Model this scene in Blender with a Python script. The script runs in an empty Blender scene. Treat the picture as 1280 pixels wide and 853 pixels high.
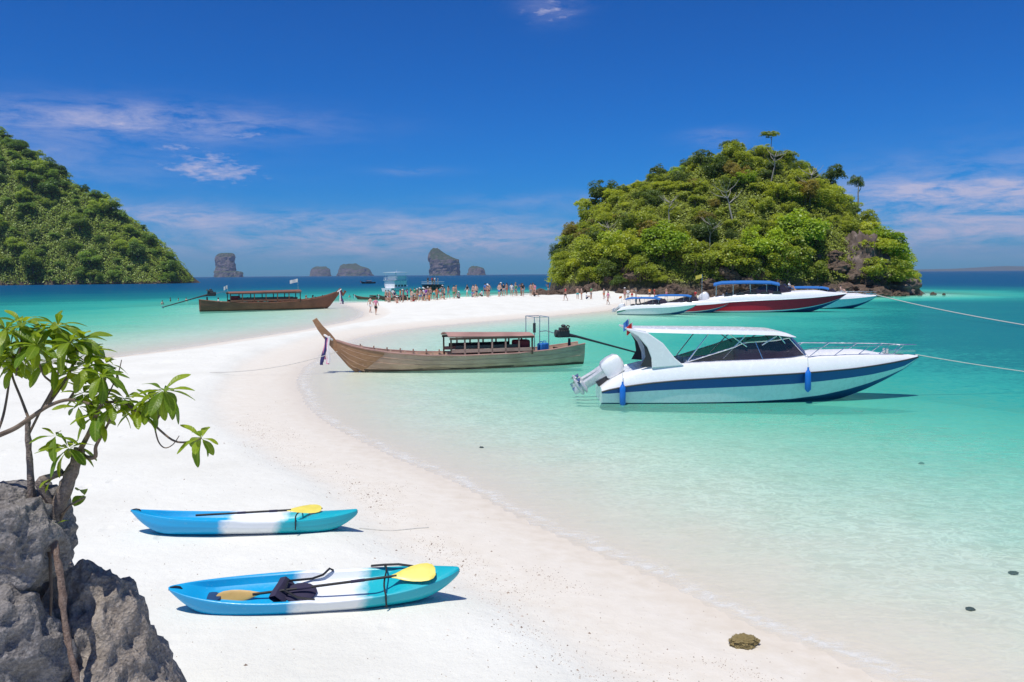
import bpy, math, random
import numpy as np
from mathutils import Vector, Matrix, Euler, noise as mnoise

random.seed(7)
rng = np.random.default_rng(11)
scene = bpy.context.scene
COL = scene.collection
R_ = math.radians

# ------------------------------------------------------------------ camera
F_PX, CX, CY = 1050.0, 640.0, 426.5
CAM_H = 4.3
PITCH = math.atan(83.5 / F_PX)
ROLL = R_(-0.45)
CAM_ROT = Euler((R_(90) - PITCH, 0, 0)).to_matrix() @ Euler((0, 0, ROLL)).to_matrix()
cam_data = bpy.data.cameras.new('camera')
cam_data.sensor_width = 36.0
cam_data.lens = 36.0 * F_PX / 1280.0
cam_data.clip_start = 0.1
cam_data.clip_end = 60000
cam = bpy.data.objects.new('camera', cam_data)
cam.matrix_world = Matrix.Translation((0, 0, CAM_H)) @ CAM_ROT.to_4x4()
COL.objects.link(cam)
scene.camera = cam

# ------------------------------------------------------------------ light
SUN_EL, SUN_AZ = R_(70), R_(-150)          # azimuth from +Y towards +X
SUN_DIR = Vector((math.sin(SUN_AZ) * math.cos(SUN_EL), math.cos(SUN_AZ) * math.cos(SUN_EL), math.sin(SUN_EL)))
sun_data = bpy.data.lights.new('sun', 'SUN')
sun_data.energy = 4.3
sun_data.angle = R_(0.53)
sun_data.color = (1.0, 0.95, 0.865)
sun = bpy.data.objects.new('sun', sun_data)
sun.rotation_euler = SUN_DIR.to_track_quat('Z', 'Y').to_euler()
sun.location = (0, 0, 60)
COL.objects.link(sun)

world = bpy.data.worlds.new('World')
scene.world = world
world.use_nodes = True
wt = world.node_tree
wt.nodes.clear()
WN, WL = wt.nodes, wt.links
wout = WN.new('ShaderNodeOutputWorld')
wbg = WN.new('ShaderNodeBackground')
WL.new(wbg.outputs[0], wout.inputs[0])
sky = WN.new('ShaderNodeTexSky')
sky.sky_type = 'NISHITA'
sky.sun_disc = False
sky.sun_elevation = SUN_EL
sky.sun_rotation = SUN_AZ
sky.altitude = 0
sky.air_density = 1.0
sky.dust_density = 0.15
sky.ozone_density = 3.0
wbg.inputs['Strength'].default_value = 0.1

def wmath(op, a, b=None, c=None):
    n = WN.new('ShaderNodeMath'); n.operation = op
    for i, v in enumerate((a, b, c)):
        if v is None: continue
        if isinstance(v, (int, float)): n.inputs[i].default_value = v
        else: WL.new(v, n.inputs[i])
    return n.outputs[0]

tint = WN.new('ShaderNodeMix'); tint.data_type = 'RGBA'; tint.blend_type = 'MULTIPLY'
tint.inputs['Factor'].default_value = 1.0
WL.new(sky.outputs[0], tint.inputs['A'])
tint.inputs['B'].default_value = (0.46, 0.66, 1.0, 1)
wgam = WN.new('ShaderNodeGamma'); wgam.inputs[1].default_value = 1.25
WL.new(tint.outputs['Result'], wgam.inputs[0])
SKY_GAIN = WN.new('ShaderNodeVectorMath'); SKY_GAIN.operation = 'SCALE'
WL.new(wgam.outputs[0], SKY_GAIN.inputs[0]); SKY_GAIN.inputs['Scale'].default_value = 0.62

# the deep tropical blue of the photograph: the sky's red falls off faster towards the zenith
ssep = WN.new('ShaderNodeSeparateColor'); WL.new(SKY_GAIN.outputs[0], ssep.inputs[0])
scmb = WN.new('ShaderNodeCombineColor')
WL.new(wmath('MAXIMUM', wmath('SUBTRACT', wmath('MULTIPLY', wmath('POWER', wmath('MULTIPLY', ssep.outputs[0], 0.1), 1.5), 2.75), 0.14), 0.02), scmb.inputs[0])
WL.new(wmath('MULTIPLY', ssep.outputs[1], 0.79), scmb.inputs[1])
WL.new(wmath('MULTIPLY', ssep.outputs[2], 1.06), scmb.inputs[2])
tc = WN.new('ShaderNodeTexCoord')
sep = WN.new('ShaderNodeSeparateXYZ'); WL.new(tc.outputs['Generated'], sep.inputs[0])
az = wmath('ARCTAN2', sep.outputs[0], sep.outputs[1])
el = wmath('ARCSINE', sep.outputs[2])
# thin high cloud: one noise over azimuth / elevation, streaky along the horizon
comb = WN.new('ShaderNodeCombineXYZ')
WL.new(wmath('MULTIPLY', az, 5.0), comb.inputs[0]); WL.new(wmath('MULTIPLY', el, 22.0), comb.inputs[1])
cn = WN.new('ShaderNodeTexNoise'); cn.inputs['Scale'].default_value = 2.6
cn.inputs['Detail'].default_value = 11; cn.inputs['Roughness'].default_value = 0.7
cn.inputs['Distortion'].default_value = 0.35
WL.new(comb.outputs[0], cn.inputs['Vector'])
comb2 = WN.new('ShaderNodeCombineXYZ')
WL.new(wmath('MULTIPLY', az, 9.0), comb2.inputs[0]); WL.new(wmath('MULTIPLY', el, 30.0), comb2.inputs[1]); comb2.inputs[2].default_value = 4.2
cn2 = WN.new('ShaderNodeTexNoise'); cn2.inputs['Scale'].default_value = 5.5
cn2.inputs['Detail'].default_value = 8; cn2.inputs['Roughness'].default_value = 0.65
WL.new(comb2.outputs[0], cn2.inputs['Vector'])

def px_azel(x, y):
    d = CAM_ROT @ Vector(((x - CX) / F_PX, -(y - CY) / F_PX, -1)); d.normalize()
    return math.atan2(d.x, d.y), math.asin(d.z)

def blob(x, y, wx, wy, amp):
    a0, e0 = px_azel(x, y)
    da = wmath('DIVIDE', wmath('SUBTRACT', az, a0), wx / F_PX)
    de = wmath('DIVIDE', wmath('SUBTRACT', el, e0), wy / F_PX)
    q = wmath('ADD', wmath('MULTIPLY', da, da), wmath('MULTIPLY', de, de))
    return wmath('MULTIPLY', wmath('EXPONENT', wmath('MULTIPLY', q, -1.0)), amp)

# wide veils (soft) and small dense clouds, each where it stands in the sky
veil = None
for b in [(60, 150, 150, 16, .5), (230, 150, 150, 18, .62), (200, 268, 75, 13, .95), (520, 290, 280, 22, .85),
          (1200, 268, 190, 42, 1.05), (1190, 236, 150, 9, .8), (700, 250, 110, 8, .4), (690, 8, 34, 16, .4),
          (900, 172, 40, 10, .35), (640, 306, 520, 18, .8), (350, 272, 160, 9, .35), (1600, 230, 260, 30, .6),
          (-250, 180, 260, 26, .6), (2300, 150, 400, 60, .5), (-1200, 120, 400, 70, .5), (520, 214, 40, 5, .4)]:
    o = blob(*b)
    veil = o if veil is None else wmath('ADD', veil, o)
puff = None
for b in [(282, 216, 46, 13, 1.0), (232, 208, 26, 9, .75), (222, 185, 22, 5, .7), (270, 195, 22, 7, .55),
          (308, 169, 30, 5, .7), (140, 158, 34, 8, .45), (690, 14, 34, 14, .55), (-300, 120, 60, 18, .8), (1750, 160, 70, 20, .8)]:
    o = blob(*b)
    puff = o if puff is None else wmath('ADD', puff, o)
vm = WN.new('ShaderNodeMapRange'); vm.inputs[1].default_value = 0.36; vm.inputs[2].default_value = 0.72
WL.new(cn.outputs['Fac'], vm.inputs[0])
high = WN.new('ShaderNodeMapRange'); high.inputs[1].default_value = 0.44; high.inputs[2].default_value = 0.8; high.inputs[4].default_value = 0.5
WL.new(el, high.inputs[0])      # unseen cirrus added overhead to lift the fill light
vfac = wmath('MULTIPLY', vm.outputs[0], wmath('ADD', veil, high.outputs[0]))
pm = WN.new('ShaderNodeMapRange'); pm.inputs[1].default_value = 1.08; pm.inputs[2].default_value = 1.75
WL.new(wmath('ADD', wmath('MULTIPLY', cn2.outputs['Fac'], 1.7), wmath('MULTIPLY', puff, 0.5)), pm.inputs[0])
pfac = wmath('MULTIPLY', pm.outputs[0], wmath('MINIMUM', wmath('MULTIPLY', puff, 2.2), 1.0))
cfac = wmath('MINIMUM', wmath('ADD', wmath('MULTIPLY', vfac, 1.0), wmath('MULTIPLY', pfac, 1.0)), 0.9)
above = WN.new('ShaderNodeMapRange'); above.inputs[1].default_value = 0.0; above.inputs[2].default_value = 0.02
WL.new(el, above.inputs[0])
cmix = WN.new('ShaderNodeMix'); cmix.data_type = 'RGBA'
WL.new(wmath('MULTIPLY', cfac, above.outputs[0]), cmix.inputs['Factor'])
WL.new(scmb.outputs[0], cmix.inputs['A'])
cmix.inputs['B'].default_value = (5.5, 5.4, 7.3, 1)
WL.new(cmix.outputs['Result'], wbg.inputs['Color'])

scene.view_settings.view_transform = 'Standard'
scene.view_settings.look = 'None'
scene.view_settings.exposure = 0.0
scene.view_settings.gamma = 1.0
scene.cycles.use_denoising = True
scene.cycles.max_bounces = 6
scene.cycles.diffuse_bounces = 3
scene.cycles.glossy_bounces = 2
scene.cycles.transparent_max_bounces = 24
scene.cycles.caustics_reflective = False
scene.cycles.caustics_refractive = False

# ------------------------------------------------------------------ pixel helpers
def pix_dir(x, y):
    return CAM_ROT @ Vector(((x - CX) / F_PX, -(y - CY) / F_PX, -1))
def pix(x, y, z=0.0):
    d = pix_dir(x, y)
    t = (z - CAM_H) / d.z
    return Vector((d.x * t, d.y * t, z))
def pix_y(x, y, Y):
    d = pix_dir(x, y); t = Y / d.y
    return Vector((d.x * t, Y, CAM_H + d.z * t))

# ------------------------------------------------------------------ mesh helpers
class MB:
    def __init__(s): s.v = []; s.f = []
    def add(s, vs, fs):
        o = len(s.v); s.v += [tuple(p) for p in vs]; s.f += [tuple(i + o for i in f) for f in fs]; return s
    def box(s, c, size, rot=None):
        hx, hy, hz = size[0] / 2, size[1] / 2, size[2] / 2
        vs = [Vector((x, y, z)) for x in (-hx, hx) for y in (-hy, hy) for z in (-hz, hz)]
        if rot is not None: vs = [rot @ v for v in vs]
        vs = [v + Vector(c) for v in vs]
        return s.add(vs, [(0, 1, 3, 2), (4, 6, 7, 5), (0, 4, 5, 1), (2, 3, 7, 6), (0, 2, 6, 4), (1, 5, 7, 3)])
    def tube(s, pts, rad, n=8, flat=1.0):
        pts = [Vector(p) for p in pts]
        if isinstance(rad, (int, float)): rad = [rad] * len(pts)
        vs = []; prev = None
        for i, p in enumerate(pts):
            t = (pts[min(i + 1, len(pts) - 1)] - pts[max(i - 1, 0)])
            if t.length < 1e-9: t = Vector((0, 0, 1))
            t.normalize()
            if prev is None:
                a = Vector((0, 0, 1)) if abs(t.z) < 0.9 else Vector((0, 1, 0))
                u = t.cross(a).normalized()
            else:
                u = prev - t * prev.dot(t)
                u = u.normalized() if u.length > 1e-6 else t.orthogonal().normalized()
            prev = u; w = t.cross(u)
            for k in range(n):
                an = 2 * math.pi * k / n
                vs.append(p + u * (math.cos(an) * rad[i]) + w * (math.sin(an) * rad[i] * flat))
        fs = []
        for i in range(len(pts) - 1):
            for k in range(n):
                fs.append((i * n + k, i * n + (k + 1) % n, (i + 1) * n + (k + 1) % n, (i + 1) * n + k))
        fs.append(tuple(range(n))[::-1]); m = (len(pts) - 1) * n
        fs.append(tuple(m + k for k in range(n)))
        return s.add(vs, fs)
    def loft(s, secs, closed=False, cap0=False, cap1=False):
        n = len(secs[0]); vs = [p for sec in secs for p in sec]; fs = []
        for i in range(len(secs) - 1):
            for k in range(n if closed else n - 1):
                a, b = i * n + k, i * n + (k + 1) % n
                fs.append((a, b, b + n, a + n))
        if cap0: fs.append(tuple(range(n))[::-1])
        if cap1: fs.append(tuple((len(secs) - 1) * n + k for k in range(n)))
        return s.add(vs, fs)
    def prism(s, poly, y0, y1):
        """polygon in xz, extruded along y"""
        n = len(poly)
        vs = [(p[0], y0, p[1]) for p in poly] + [(p[0], y1, p[1]) for p in poly]
        fs = [tuple(range(n)), tuple(range(n, 2 * n))[::-1]]
        fs += [(k, k + n, (k + 1) % n + n, (k + 1) % n) for k in range(n)]
        return s.add(vs, fs)
    def ellipsoid(s, c, r, nu=12, nv=8, rot=None):
        vs = []; fs = []
        for j in range(nv + 1):
            th = math.pi * j / nv
            for i in range(nu):
                ph = 2 * math.pi * i / nu
                p = Vector((r[0] * math.sin(th) * math.cos(ph), r[1] * math.sin(th) * math.sin(ph), r[2] * math.cos(th)))
                if rot is not None: p = rot @ p
                vs.append(p + Vector(c))
        for j in range(nv):
            for i in range(nu):
                fs.append((j * nu + i, (j + 1) * nu + i, (j + 1) * nu + (i + 1) % nu, j * nu + (i + 1) % nu))
        return s.add(vs, fs)
    def mesh(s, name, mat=None, smooth=True):
        me = bpy.data.meshes.new(name)
        me.from_pydata(s.v, [], s.f); me.validate()
        if smooth:
            me.polygons.foreach_set('use_smooth', [True] * len(me.polygons))
            try: me.set_sharp_from_angle(angle=R_(38))
            except Exception: pass
        if mat: me.materials.append(mat)
        me.update()
        return me
    def build(s, name, mat, parent=None, smooth=True, bevel=0):
        return link(name, s.mesh(name, mat, smooth), parent, bevel)

def link(name, me, parent=None, bevel=0):
    o = bpy.data.objects.new(name, me); COL.objects.link(o)
    if parent is not None: o.parent = parent
    if bevel:
        b = o.modifiers.new('bevel', 'BEVEL'); b.width = bevel; b.segments = 2; b.limit_method = 'ANGLE'; b.angle_limit = R_(40)
    return o
def empty(name, loc=(0, 0, 0), rot=(0, 0, 0)):
    o = bpy.data.objects.new(name, None); COL.objects.link(o)
    o.location = loc; o.rotation_euler = rot; o.empty_display_size = 0.3
    return o
def tag(o, label=None, cat=None, group=None, kind=None):
    if label: o['label'] = label
    if cat: o['category'] = cat
    if group: o['group'] = group
    if kind: o['kind'] = kind
    return o
def interp(x, xs, ys): return float(np.interp(x, xs, ys))
def smooth01(a, b, x):
    t = np.clip((x - a) / (b - a), 0, 1); return t * t * (3 - 2 * t)

# ------------------------------------------------------------------ materials
MATS = {}
def newmat(name):
    m = bpy.data.materials.new(name); m.use_nodes = True
    nt = m.node_tree
    return m, nt, nt.nodes['Principled BSDF']
def nmath(nt, op, a, b=None, clamp=False):
    n = nt.nodes.new('ShaderNodeMath'); n.operation = op; n.use_clamp = clamp
    for i, v in enumerate((a, b)):
        if v is None: continue
        if isinstance(v, (int, float)): n.inputs[i].default_value = v
        else: nt.links.new(v, n.inputs[i])
    return n.outputs[0]
def nnoise(nt, scale, detail=4, rough=0.55, vec=None, dist=0):
    n = nt.nodes.new('ShaderNodeTexNoise'); n.inputs['Scale'].default_value = scale
    n.inputs['Detail'].default_value = detail; n.inputs['Roughness'].default_value = rough; n.inputs['Distortion'].default_value = dist
    if vec is not None: nt.links.new(vec, n.inputs['Vector'])
    return n.outputs['Fac']
def nrange(nt, v, a, b, c=0.0, d=1.0):
    n = nt.nodes.new('ShaderNodeMapRange'); nt.links.new(v, n.inputs[0])
    for i, k in enumerate((a, b, c, d)): n.inputs[i + 1].default_value = k
    return n.outputs[0]
def nmix(nt, fac, a, b, mode='MIX'):
    n = nt.nodes.new('ShaderNodeMix'); n.data_type = 'RGBA'; n.blend_type = mode
    for k, v in (('Factor', fac), ('A', a), ('B', b)):
        if isinstance(v, (int, float)): n.inputs[k].default_value = v
        elif isinstance(v, tuple): n.inputs[k].default_value = (*v[:3], 1)
        else: nt.links.new(v, n.inputs[k])
    return n.outputs['Result']
def nramp(nt, v, stops):
    n = nt.nodes.new('ShaderNodeValToRGB'); nt.links.new(v, n.inputs[0])
    els = n.color_ramp.elements
    while len(els) < len(stops): els.new(0.5)
    for e, (p, c) in zip(els, stops): e.position = p; e.color = (*c, 1)
    return n.outputs[0]
def nbump(nt, h, strength, dist, bsdf):
    n = nt.nodes.new('ShaderNodeBump'); n.inputs['Strength'].default_value = strength; n.inputs['Distance'].default_value = dist
    nt.links.new(h, n.inputs['Height'])
    if bsdf is not None: nt.links.new(n.outputs[0], bsdf.inputs['Normal'])
    return n.outputs[0]
def objco(nt):
    return nt.nodes.new('ShaderNodeTexCoord').outputs['Object']
def worldpos(nt):
    return nt.nodes.new('ShaderNodeNewGeometry').outputs['Position']

def plain(name, col, rough=0.5, metal=0.0, var=0.12, scale=6.0, spec=0.5, bump=0.0):
    """paint / plastic / cloth with a little uneven tone"""
    if name in MATS: return MATS[name]
    m, nt, b = newmat(name)
    co = objco(nt)
    n = nnoise(nt, scale, 5, 0.6, co)
    dark = tuple(c * (1 - var) for c in col); light = tuple(min(1, c * (1 + var * 0.6)) for c in col)
    nt.links.new(nmix(nt, nrange(nt, n, 0.3, 0.7), dark, light), b.inputs['Base Color'])
    b.inputs['Roughness'].default_value = rough; b.inputs['Metallic'].default_value = metal
    b.inputs['Specular IOR Level'].default_value = spec
    nt.links.new(nrange(nt, n, 0.3, 0.7, max(0.02, rough - 0.08), min(1, rough + 0.1)), b.inputs['Roughness'])
    if bump: nbump(nt, nnoise(nt, scale * 6, 4, 0.6, co), bump, 0.01, b)
    MATS[name] = m
    return m

def wood(name, c1, c2, rough=0.7, ring=14.0):
    if name in MATS: return MATS[name]
    m, nt, b = newmat(name)
    co = objco(nt)
    mp = nt.nodes.new('ShaderNodeMapping'); nt.links.new(co, mp.inputs[0]); mp.inputs['Scale'].default_value = (0.6, 5, 8)
    n = nnoise(nt, 3.0, 6, 0.65, mp.outputs[0], 0.4)
    big = nnoise(nt, 0.9, 3, 0.5, co)
    c = nmix(nt, nrange(nt, n, 0.3, 0.7), c1, c2)
    c = nmix(nt, nrange(nt, big, 0.42, 0.72, 0, 0.55), c, tuple(x * 0.55 for x in c1))
    nt.links.new(c, b.inputs['Base Color'])
    b.inputs['Roughness'].default_value = rough
    nbump(nt, n, 0.35, 0.02, b)
    MATS[name] = m
    return m

# ------------------------------------------------------------------ shore and ground height
bay = [(1110, 853), (1025, 808), (945, 782), (828, 723), (722, 686), (641, 644), (551, 592), (480, 567), (418, 540), (386, 515),
       (373, 493), (369, 472), (386, 450), (412, 434), (455, 420), (500, 412), (560, 406), (640, 399), (700, 394), (765, 388), (800, 380)]
lagoon = [(425, 379), (450, 385), (459, 393), (443, 401), (400, 409), (340, 419), (280, 428), (220, 437), (140, 448), (50, 458), (0, 462), (-200, 482)]
shore = [(16, -60), (13, -22), (9.5, -4), (6.4, 4.0)]
shore += [tuple(pix(*p)[:2]) for p in bay]
shore += [(26, 142), (40, 148), (60, 152), (74, 160), (70, 200), (10, 205), (0, 162), (2, 143), (-8, 134), (-17, 129), (-23, 131)]
shore += [tuple(pix(*p)[:2]) for p in lagoon]
shore += [(-70, 20), (-80, -60)]
# round the corners
def chaikin(P, n=2):
    for _ in range(n):
        Q = []
        for i in range(len(P)):
            a, b = np.array(P[i]), np.array(P[(i + 1) % len(P)])
            Q += [a * .75 + b * .25, a * .25 + b * .75]
        P = Q
    return np.array(P)
SHORE = chaikin(shore, 2)

def shore_dist(x, y):
    """signed distance to the shoreline, positive on land"""
    x = np.asarray(x, float); y = np.asarray(y, float)
    d2 = np.full(x.shape, 1e18); ins = np.zeros(x.shape, bool)
    n = len(SHORE)
    for i in range(n):
        ax, ay = SHORE[i]; bx, by = SHORE[(i + 1) % n]
        ex, ey = bx - ax, by - ay
        L = ex * ex + ey * ey + 1e-12
        t = np.clip(((x - ax) * ex + (y - ay) * ey) / L, 0, 1)
        d2 = np.minimum(d2, (x - ax - t * ex) ** 2 + (y - ay - t * ey) ** 2)
        c = (ay > y) != (by > y)
        with np.errstate(divide='ignore', invalid='ignore'):
            xi = ax + (y - ay) / (by - ay + 1e-30) * ex
        ins ^= c & (x < xi)
    return np.where(ins, 1, -1) * np.sqrt(d2)

def wob(x, y, s, seed):
    """cheap smooth noise, -1..1"""
    r = np.random.default_rng(seed); o = np.zeros_like(np.asarray(x, float))
    for k in range(6):
        a = r.uniform(0, 6.28); f = s * r.uniform(0.6, 1.7); p = r.uniform(0, 6.28)
        o = o + np.sin((np.cos(a) * x + np.sin(a) * y) * f + p + 1.3 * np.sin((np.sin(a) * x - np.cos(a) * y) * f * 0.7 + p * 2))
    return o / 6

def ground_z(x, y, optical=False):
    x = np.asarray(x, float); y = np.asarray(y, float)
    d = shore_dist(x, y)
    d = d + wob(x, y, 0.8, 3) * 0.25 * smooth01(150, 40, y)
    dl = np.maximum(d, 0)
    z = 0.26 * (1 - np.exp(-dl / 3.2)) + 0.16 * smooth01(2.4, 3.6, dl) + 0.014 * np.minimum(dl, 18)
    z = z + 0.75 * smooth01(3, 20, dl) * smooth01(55, 85, y)
    z = z + smooth01(1.5, 4, dl) * (wob(x, y, 1.7, 5) * 0.025 + wob(x, y, 6.0, 6) * 0.008)
    dw = np.maximum(-d, 0)
    left = smooth01(5, -30, x)
    q = (0.037 - 0.012 * left) * dw + (0.0022 - 0.0016 * left) * dw * dw
    q = q * (1 + 0.16 * wob(x, y, 0.12, 9)) + 0.03 * wob(x, y, 2.2, 8) * smooth01(0.3, 3, dw)
    dep = 22 * (1 - np.exp(-np.maximum(q, 0) / 22))
    if optical: return np.where(d > 0, z, -dep)
    # seen through the surface the shallow bed looks lifted, so the shallows are built shallower than their colour depth
    return np.where(d > 0, z, -dep * (0.4 + 0.6 * smooth01(1.5, 4.0, dep)))
def gz(x, y): return float(ground_z(np.array([x]), np.array([y]))[0])
def pix_ground(x, y):
    z = 0.3
    for _ in range(25):
        p = pix(x, y, z); z = 0.5 * z + 0.5 * max(gz(p.x, p.y), 0)
    p.z = gz(p.x, p.y)
    return p

def axis(fine0, fine1, step, grow, lo, hi):
    a = list(np.arange(fine0, fine1 + 1e-6, step))
    s = step; v = a[-1]
    while v < hi: s *= grow; v += s; a.append(min(v, hi))
    s = step; v = a[0]; b = []
    while v > lo: s *= grow; v -= s; b.append(max(v, lo))
    return np.array(b[::-1] + a)
GX = axis(-16, 16, 0.22, 1.055, -13000, 13000)
GY = axis(4, 42, 0.22, 1.04, -13000, 13000)
XX, YY = np.meshgrid(GX, GY)
ZZ = ground_z(XX.ravel(), YY.ravel()).reshape(XX.shape)
ZO = ground_z(XX.ravel(), YY.ravel(), True).reshape(XX.shape)
nx, ny = len(GX), len(GY)
def grid_mesh(name, Z, keep=None):
    co = np.stack([XX.ravel(), YY.ravel(), Z.ravel()], 1)
    i = np.arange((ny - 1) * (nx - 1)); r, c = i // (nx - 1), i % (nx - 1)
    q = np.stack([r * nx + c, r * nx + c + 1, (r + 1) * nx + c + 1, (r + 1) * nx + c], 1)
    if keep is not None:
        q = q[keep.ravel()[q].any(1)]
    me = bpy.data.meshes.new(name)
    me.vertices.add(len(co)); me.vertices.foreach_set('co', co.astype(np.float32).ravel())
    me.loops.add(q.size); me.loops.foreach_set('vertex_index', q.astype(np.int32).ravel())
    me.polygons.add(len(q)); me.polygons.foreach_set('loop_start', np.arange(0, q.size, 4, dtype=np.int32))
    me.polygons.foreach_set('use_smooth', np.ones(len(q), bool))
    me.update(calc_edges=True)
    return me

# sand: dry white, wet tan close to the water line, seabed pale
m, nt, b = newmat('sand')
pos = worldpos(nt)
sp = nt.nodes.new('ShaderNodeSeparateXYZ'); nt.links.new(pos, sp.inputs[0])
n_big = nnoise(nt, 0.55, 5, 0.6, pos); n_mid = nnoise(nt, 3.5, 6, 0.62, pos); n_fine = nnoise(nt, 42, 4, 0.7, pos)
n_grit = nnoise(nt, 160, 2, 0.6, pos)
zz = nmath(nt, 'ADD', sp.outputs[2], nmath(nt, 'MULTIPLY', nmath(nt, 'SUBTRACT', n_mid, 0.5), 0.10))
dry = nmix(nt, nrange(nt, n_big, 0.3, 0.7), (0.695, 0.695, 0.625), (0.775, 0.78, 0.71))
dry = nmix(nt, nrange(nt, n_fine, 0.56, 0.72, 0, 0.34), dry, (0.50, 0.45, 0.40))
dry = nmix(nt, nrange(nt, n_grit, 0.66, 0.74, 0, 0.35), dry, (0.42, 0.36, 0.31))
damp = nmix(nt, nrange(nt, n_mid, 0.3, 0.7), (0.665, 0.62, 0.53), (0.715, 0.675, 0.59))
wet = nmix(nt, nrange(nt, n_mid, 0.3, 0.7), (0.66, 0.595, 0.48), (0.72, 0.655, 0.545))
cl = nmix(nt, nrange(nt, zz, 0.13, 0.30), damp, dry)
cl = nmix(nt, nrange(nt, zz, 0.0, 0.08), wet, cl)
bed = nmix(nt, nrange(nt, n_big, 0.35, 0.68), (0.74, 0.72, 0.60), (0.82, 0.80, 0.69))
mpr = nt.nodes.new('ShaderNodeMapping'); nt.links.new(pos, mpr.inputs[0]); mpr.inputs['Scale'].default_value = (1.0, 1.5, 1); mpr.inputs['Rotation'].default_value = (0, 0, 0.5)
rid = nmath(nt, 'ABSOLUTE', nmath(nt, 'SUBTRACT', nnoise(nt, 2.6, 3, 0.55, mpr.outputs[0], 1.2), 0.5))      # caustic light net painted into the bed colour: bright lines, dimmer cells
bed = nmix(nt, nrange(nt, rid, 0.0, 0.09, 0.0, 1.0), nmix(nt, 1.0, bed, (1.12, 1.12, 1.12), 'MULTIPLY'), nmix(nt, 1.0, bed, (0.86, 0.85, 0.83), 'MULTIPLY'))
patch = nnoise(nt, 0.16, 4, 0.6, pos)
deepmask = nrange(nt, sp.outputs[2], -0.5, -1.6)
bed = nmix(nt, nmath(nt, 'MULTIPLY', nrange(nt, patch, 0.56, 0.68), nmath(nt, 'MULTIPLY', deepmask, 0.5)), bed, (0.16, 0.17, 0.12))
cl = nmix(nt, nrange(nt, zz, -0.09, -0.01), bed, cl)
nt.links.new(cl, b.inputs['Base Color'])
nt.links.new(nrange(nt, zz, 0.0, 0.12, 0.45, 0.95), b.inputs['Roughness'])
b.inputs['Specular IOR Level'].default_value = 0.25
hh = nmath(nt, 'ADD', nmath(nt, 'MULTIPLY', n_mid, 1.0), nmath(nt, 'MULTIPLY', n_fine, 0.22))
hh = nmath(nt, 'MULTIPLY', hh, nmath(nt, 'ADD', nrange(nt, zz, 0.05, 0.35, 0.2, 1.0), nrange(nt, zz, -0.02, -0.12, 0.0, 0.9)))
fv = nt.nodes.new('ShaderNodeTexVoronoi'); fv.feature = 'SMOOTH_F1'; fv.inputs['Scale'].default_value = 2.3; fv.inputs['Smoothness'].default_value = .4
mpf = nt.nodes.new('ShaderNodeMapping'); nt.links.new(pos, mpf.inputs[0]); mpf.inputs['Scale'].default_value = (1.0, .62, 1); nt.links.new(mpf.outputs[0], fv.inputs['Vector'])
foot = nmath(nt, 'MULTIPLY', nrange(nt, fv.outputs['Distance'], 0.05, 0.24, -1.1, 0.0), nmath(nt, 'MULTIPLY', nrange(nt, n_big, 0.44, 0.58), nrange(nt, zz, 0.3, 0.45)))     # trodden patches
hh = nmath(nt, 'ADD', hh, foot)
nbump(nt, hh, 0.6, 0.06, b)
MATS['sand'] = m
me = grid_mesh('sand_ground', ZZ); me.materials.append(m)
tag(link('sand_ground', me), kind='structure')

# water: clear over the shallows, its own blue-green body growing with the depth below
m, nt, b = newmat('sea_water')
nt.nodes.remove(b)
outn = nt.nodes['Material Output']
at = nt.nodes.new('ShaderNodeAttribute'); at.attribute_name = 'depth'
dep = at.outputs['Fac']
pos = worldpos(nt)
mpv = nt.nodes.new('ShaderNodeMapping'); nt.links.new(pos, mpv.inputs[0]); mpv.inputs['Scale'].default_value = (0.7, 1.25, 1)
w1 = nnoise(nt, 0.9, 5, 0.6, mpv.outputs[0], 0.6)
w2 = nnoise(nt, 4.2, 4, 0.6, mpv.outputs[0], 0.9)
w3 = nnoise(nt, 0.09, 3, 0.5, mpv.outputs[0])
hsum = nmath(nt, 'ADD', nmath(nt, 'MULTIPLY', w1, 0.8), nmath(nt, 'MULTIPLY', w2, 0.24))
bn = nbump(nt, hsum, 0.55, 0.22, None)
tr = nt.nodes.new('ShaderNodeBsdfTransparent')
def expo(k): return nmath(nt, 'EXPONENT', nmath(nt, 'MULTIPLY', dep, -k))
cc = nt.nodes.new('ShaderNodeCombineColor')
nt.links.new(expo(0.50), cc.inputs[0]); nt.links.new(expo(0.035), cc.inputs[1]); nt.links.new(expo(0.09), cc.inputs[2])
nt.links.new(cc.outputs[0], tr.inputs[0])
body = nt.nodes.new('ShaderNodeBsdfDiffuse')
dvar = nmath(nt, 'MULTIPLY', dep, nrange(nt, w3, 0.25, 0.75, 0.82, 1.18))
dvar = nmath(nt, 'MULTIPLY', dvar, nmath(nt, 'MULTIPLY', nrange(nt, w1, 0.3, 0.7, 0.88, 1.12), nrange(nt, w2, 0.3, 0.7, 0.7, 1.3)))  # ripple sparkle put into the water's body tone and opacity
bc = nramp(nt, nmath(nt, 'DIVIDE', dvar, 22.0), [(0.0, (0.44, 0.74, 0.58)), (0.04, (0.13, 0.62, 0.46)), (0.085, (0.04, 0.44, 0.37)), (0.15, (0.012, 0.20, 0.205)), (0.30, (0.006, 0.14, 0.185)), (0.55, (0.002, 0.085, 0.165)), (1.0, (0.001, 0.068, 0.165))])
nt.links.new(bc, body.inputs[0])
mb_ = nt.nodes.new('ShaderNodeMixShader')
nt.links.new(nmath(nt, 'SUBTRACT', 1.0, nmath(nt, 'EXPONENT', nmath(nt, 'MULTIPLY', dvar, -0.8))), mb_.inputs[0])
nt.links.new(tr.outputs[0], mb_.inputs[1]); nt.links.new(body.outputs[0], mb_.inputs[2])
gl = nt.nodes.new('ShaderNodeBsdfGlossy'); gl.inputs['Roughness'].default_value = 0.12
nt.links.new(bn, gl.inputs['Normal'])
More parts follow.
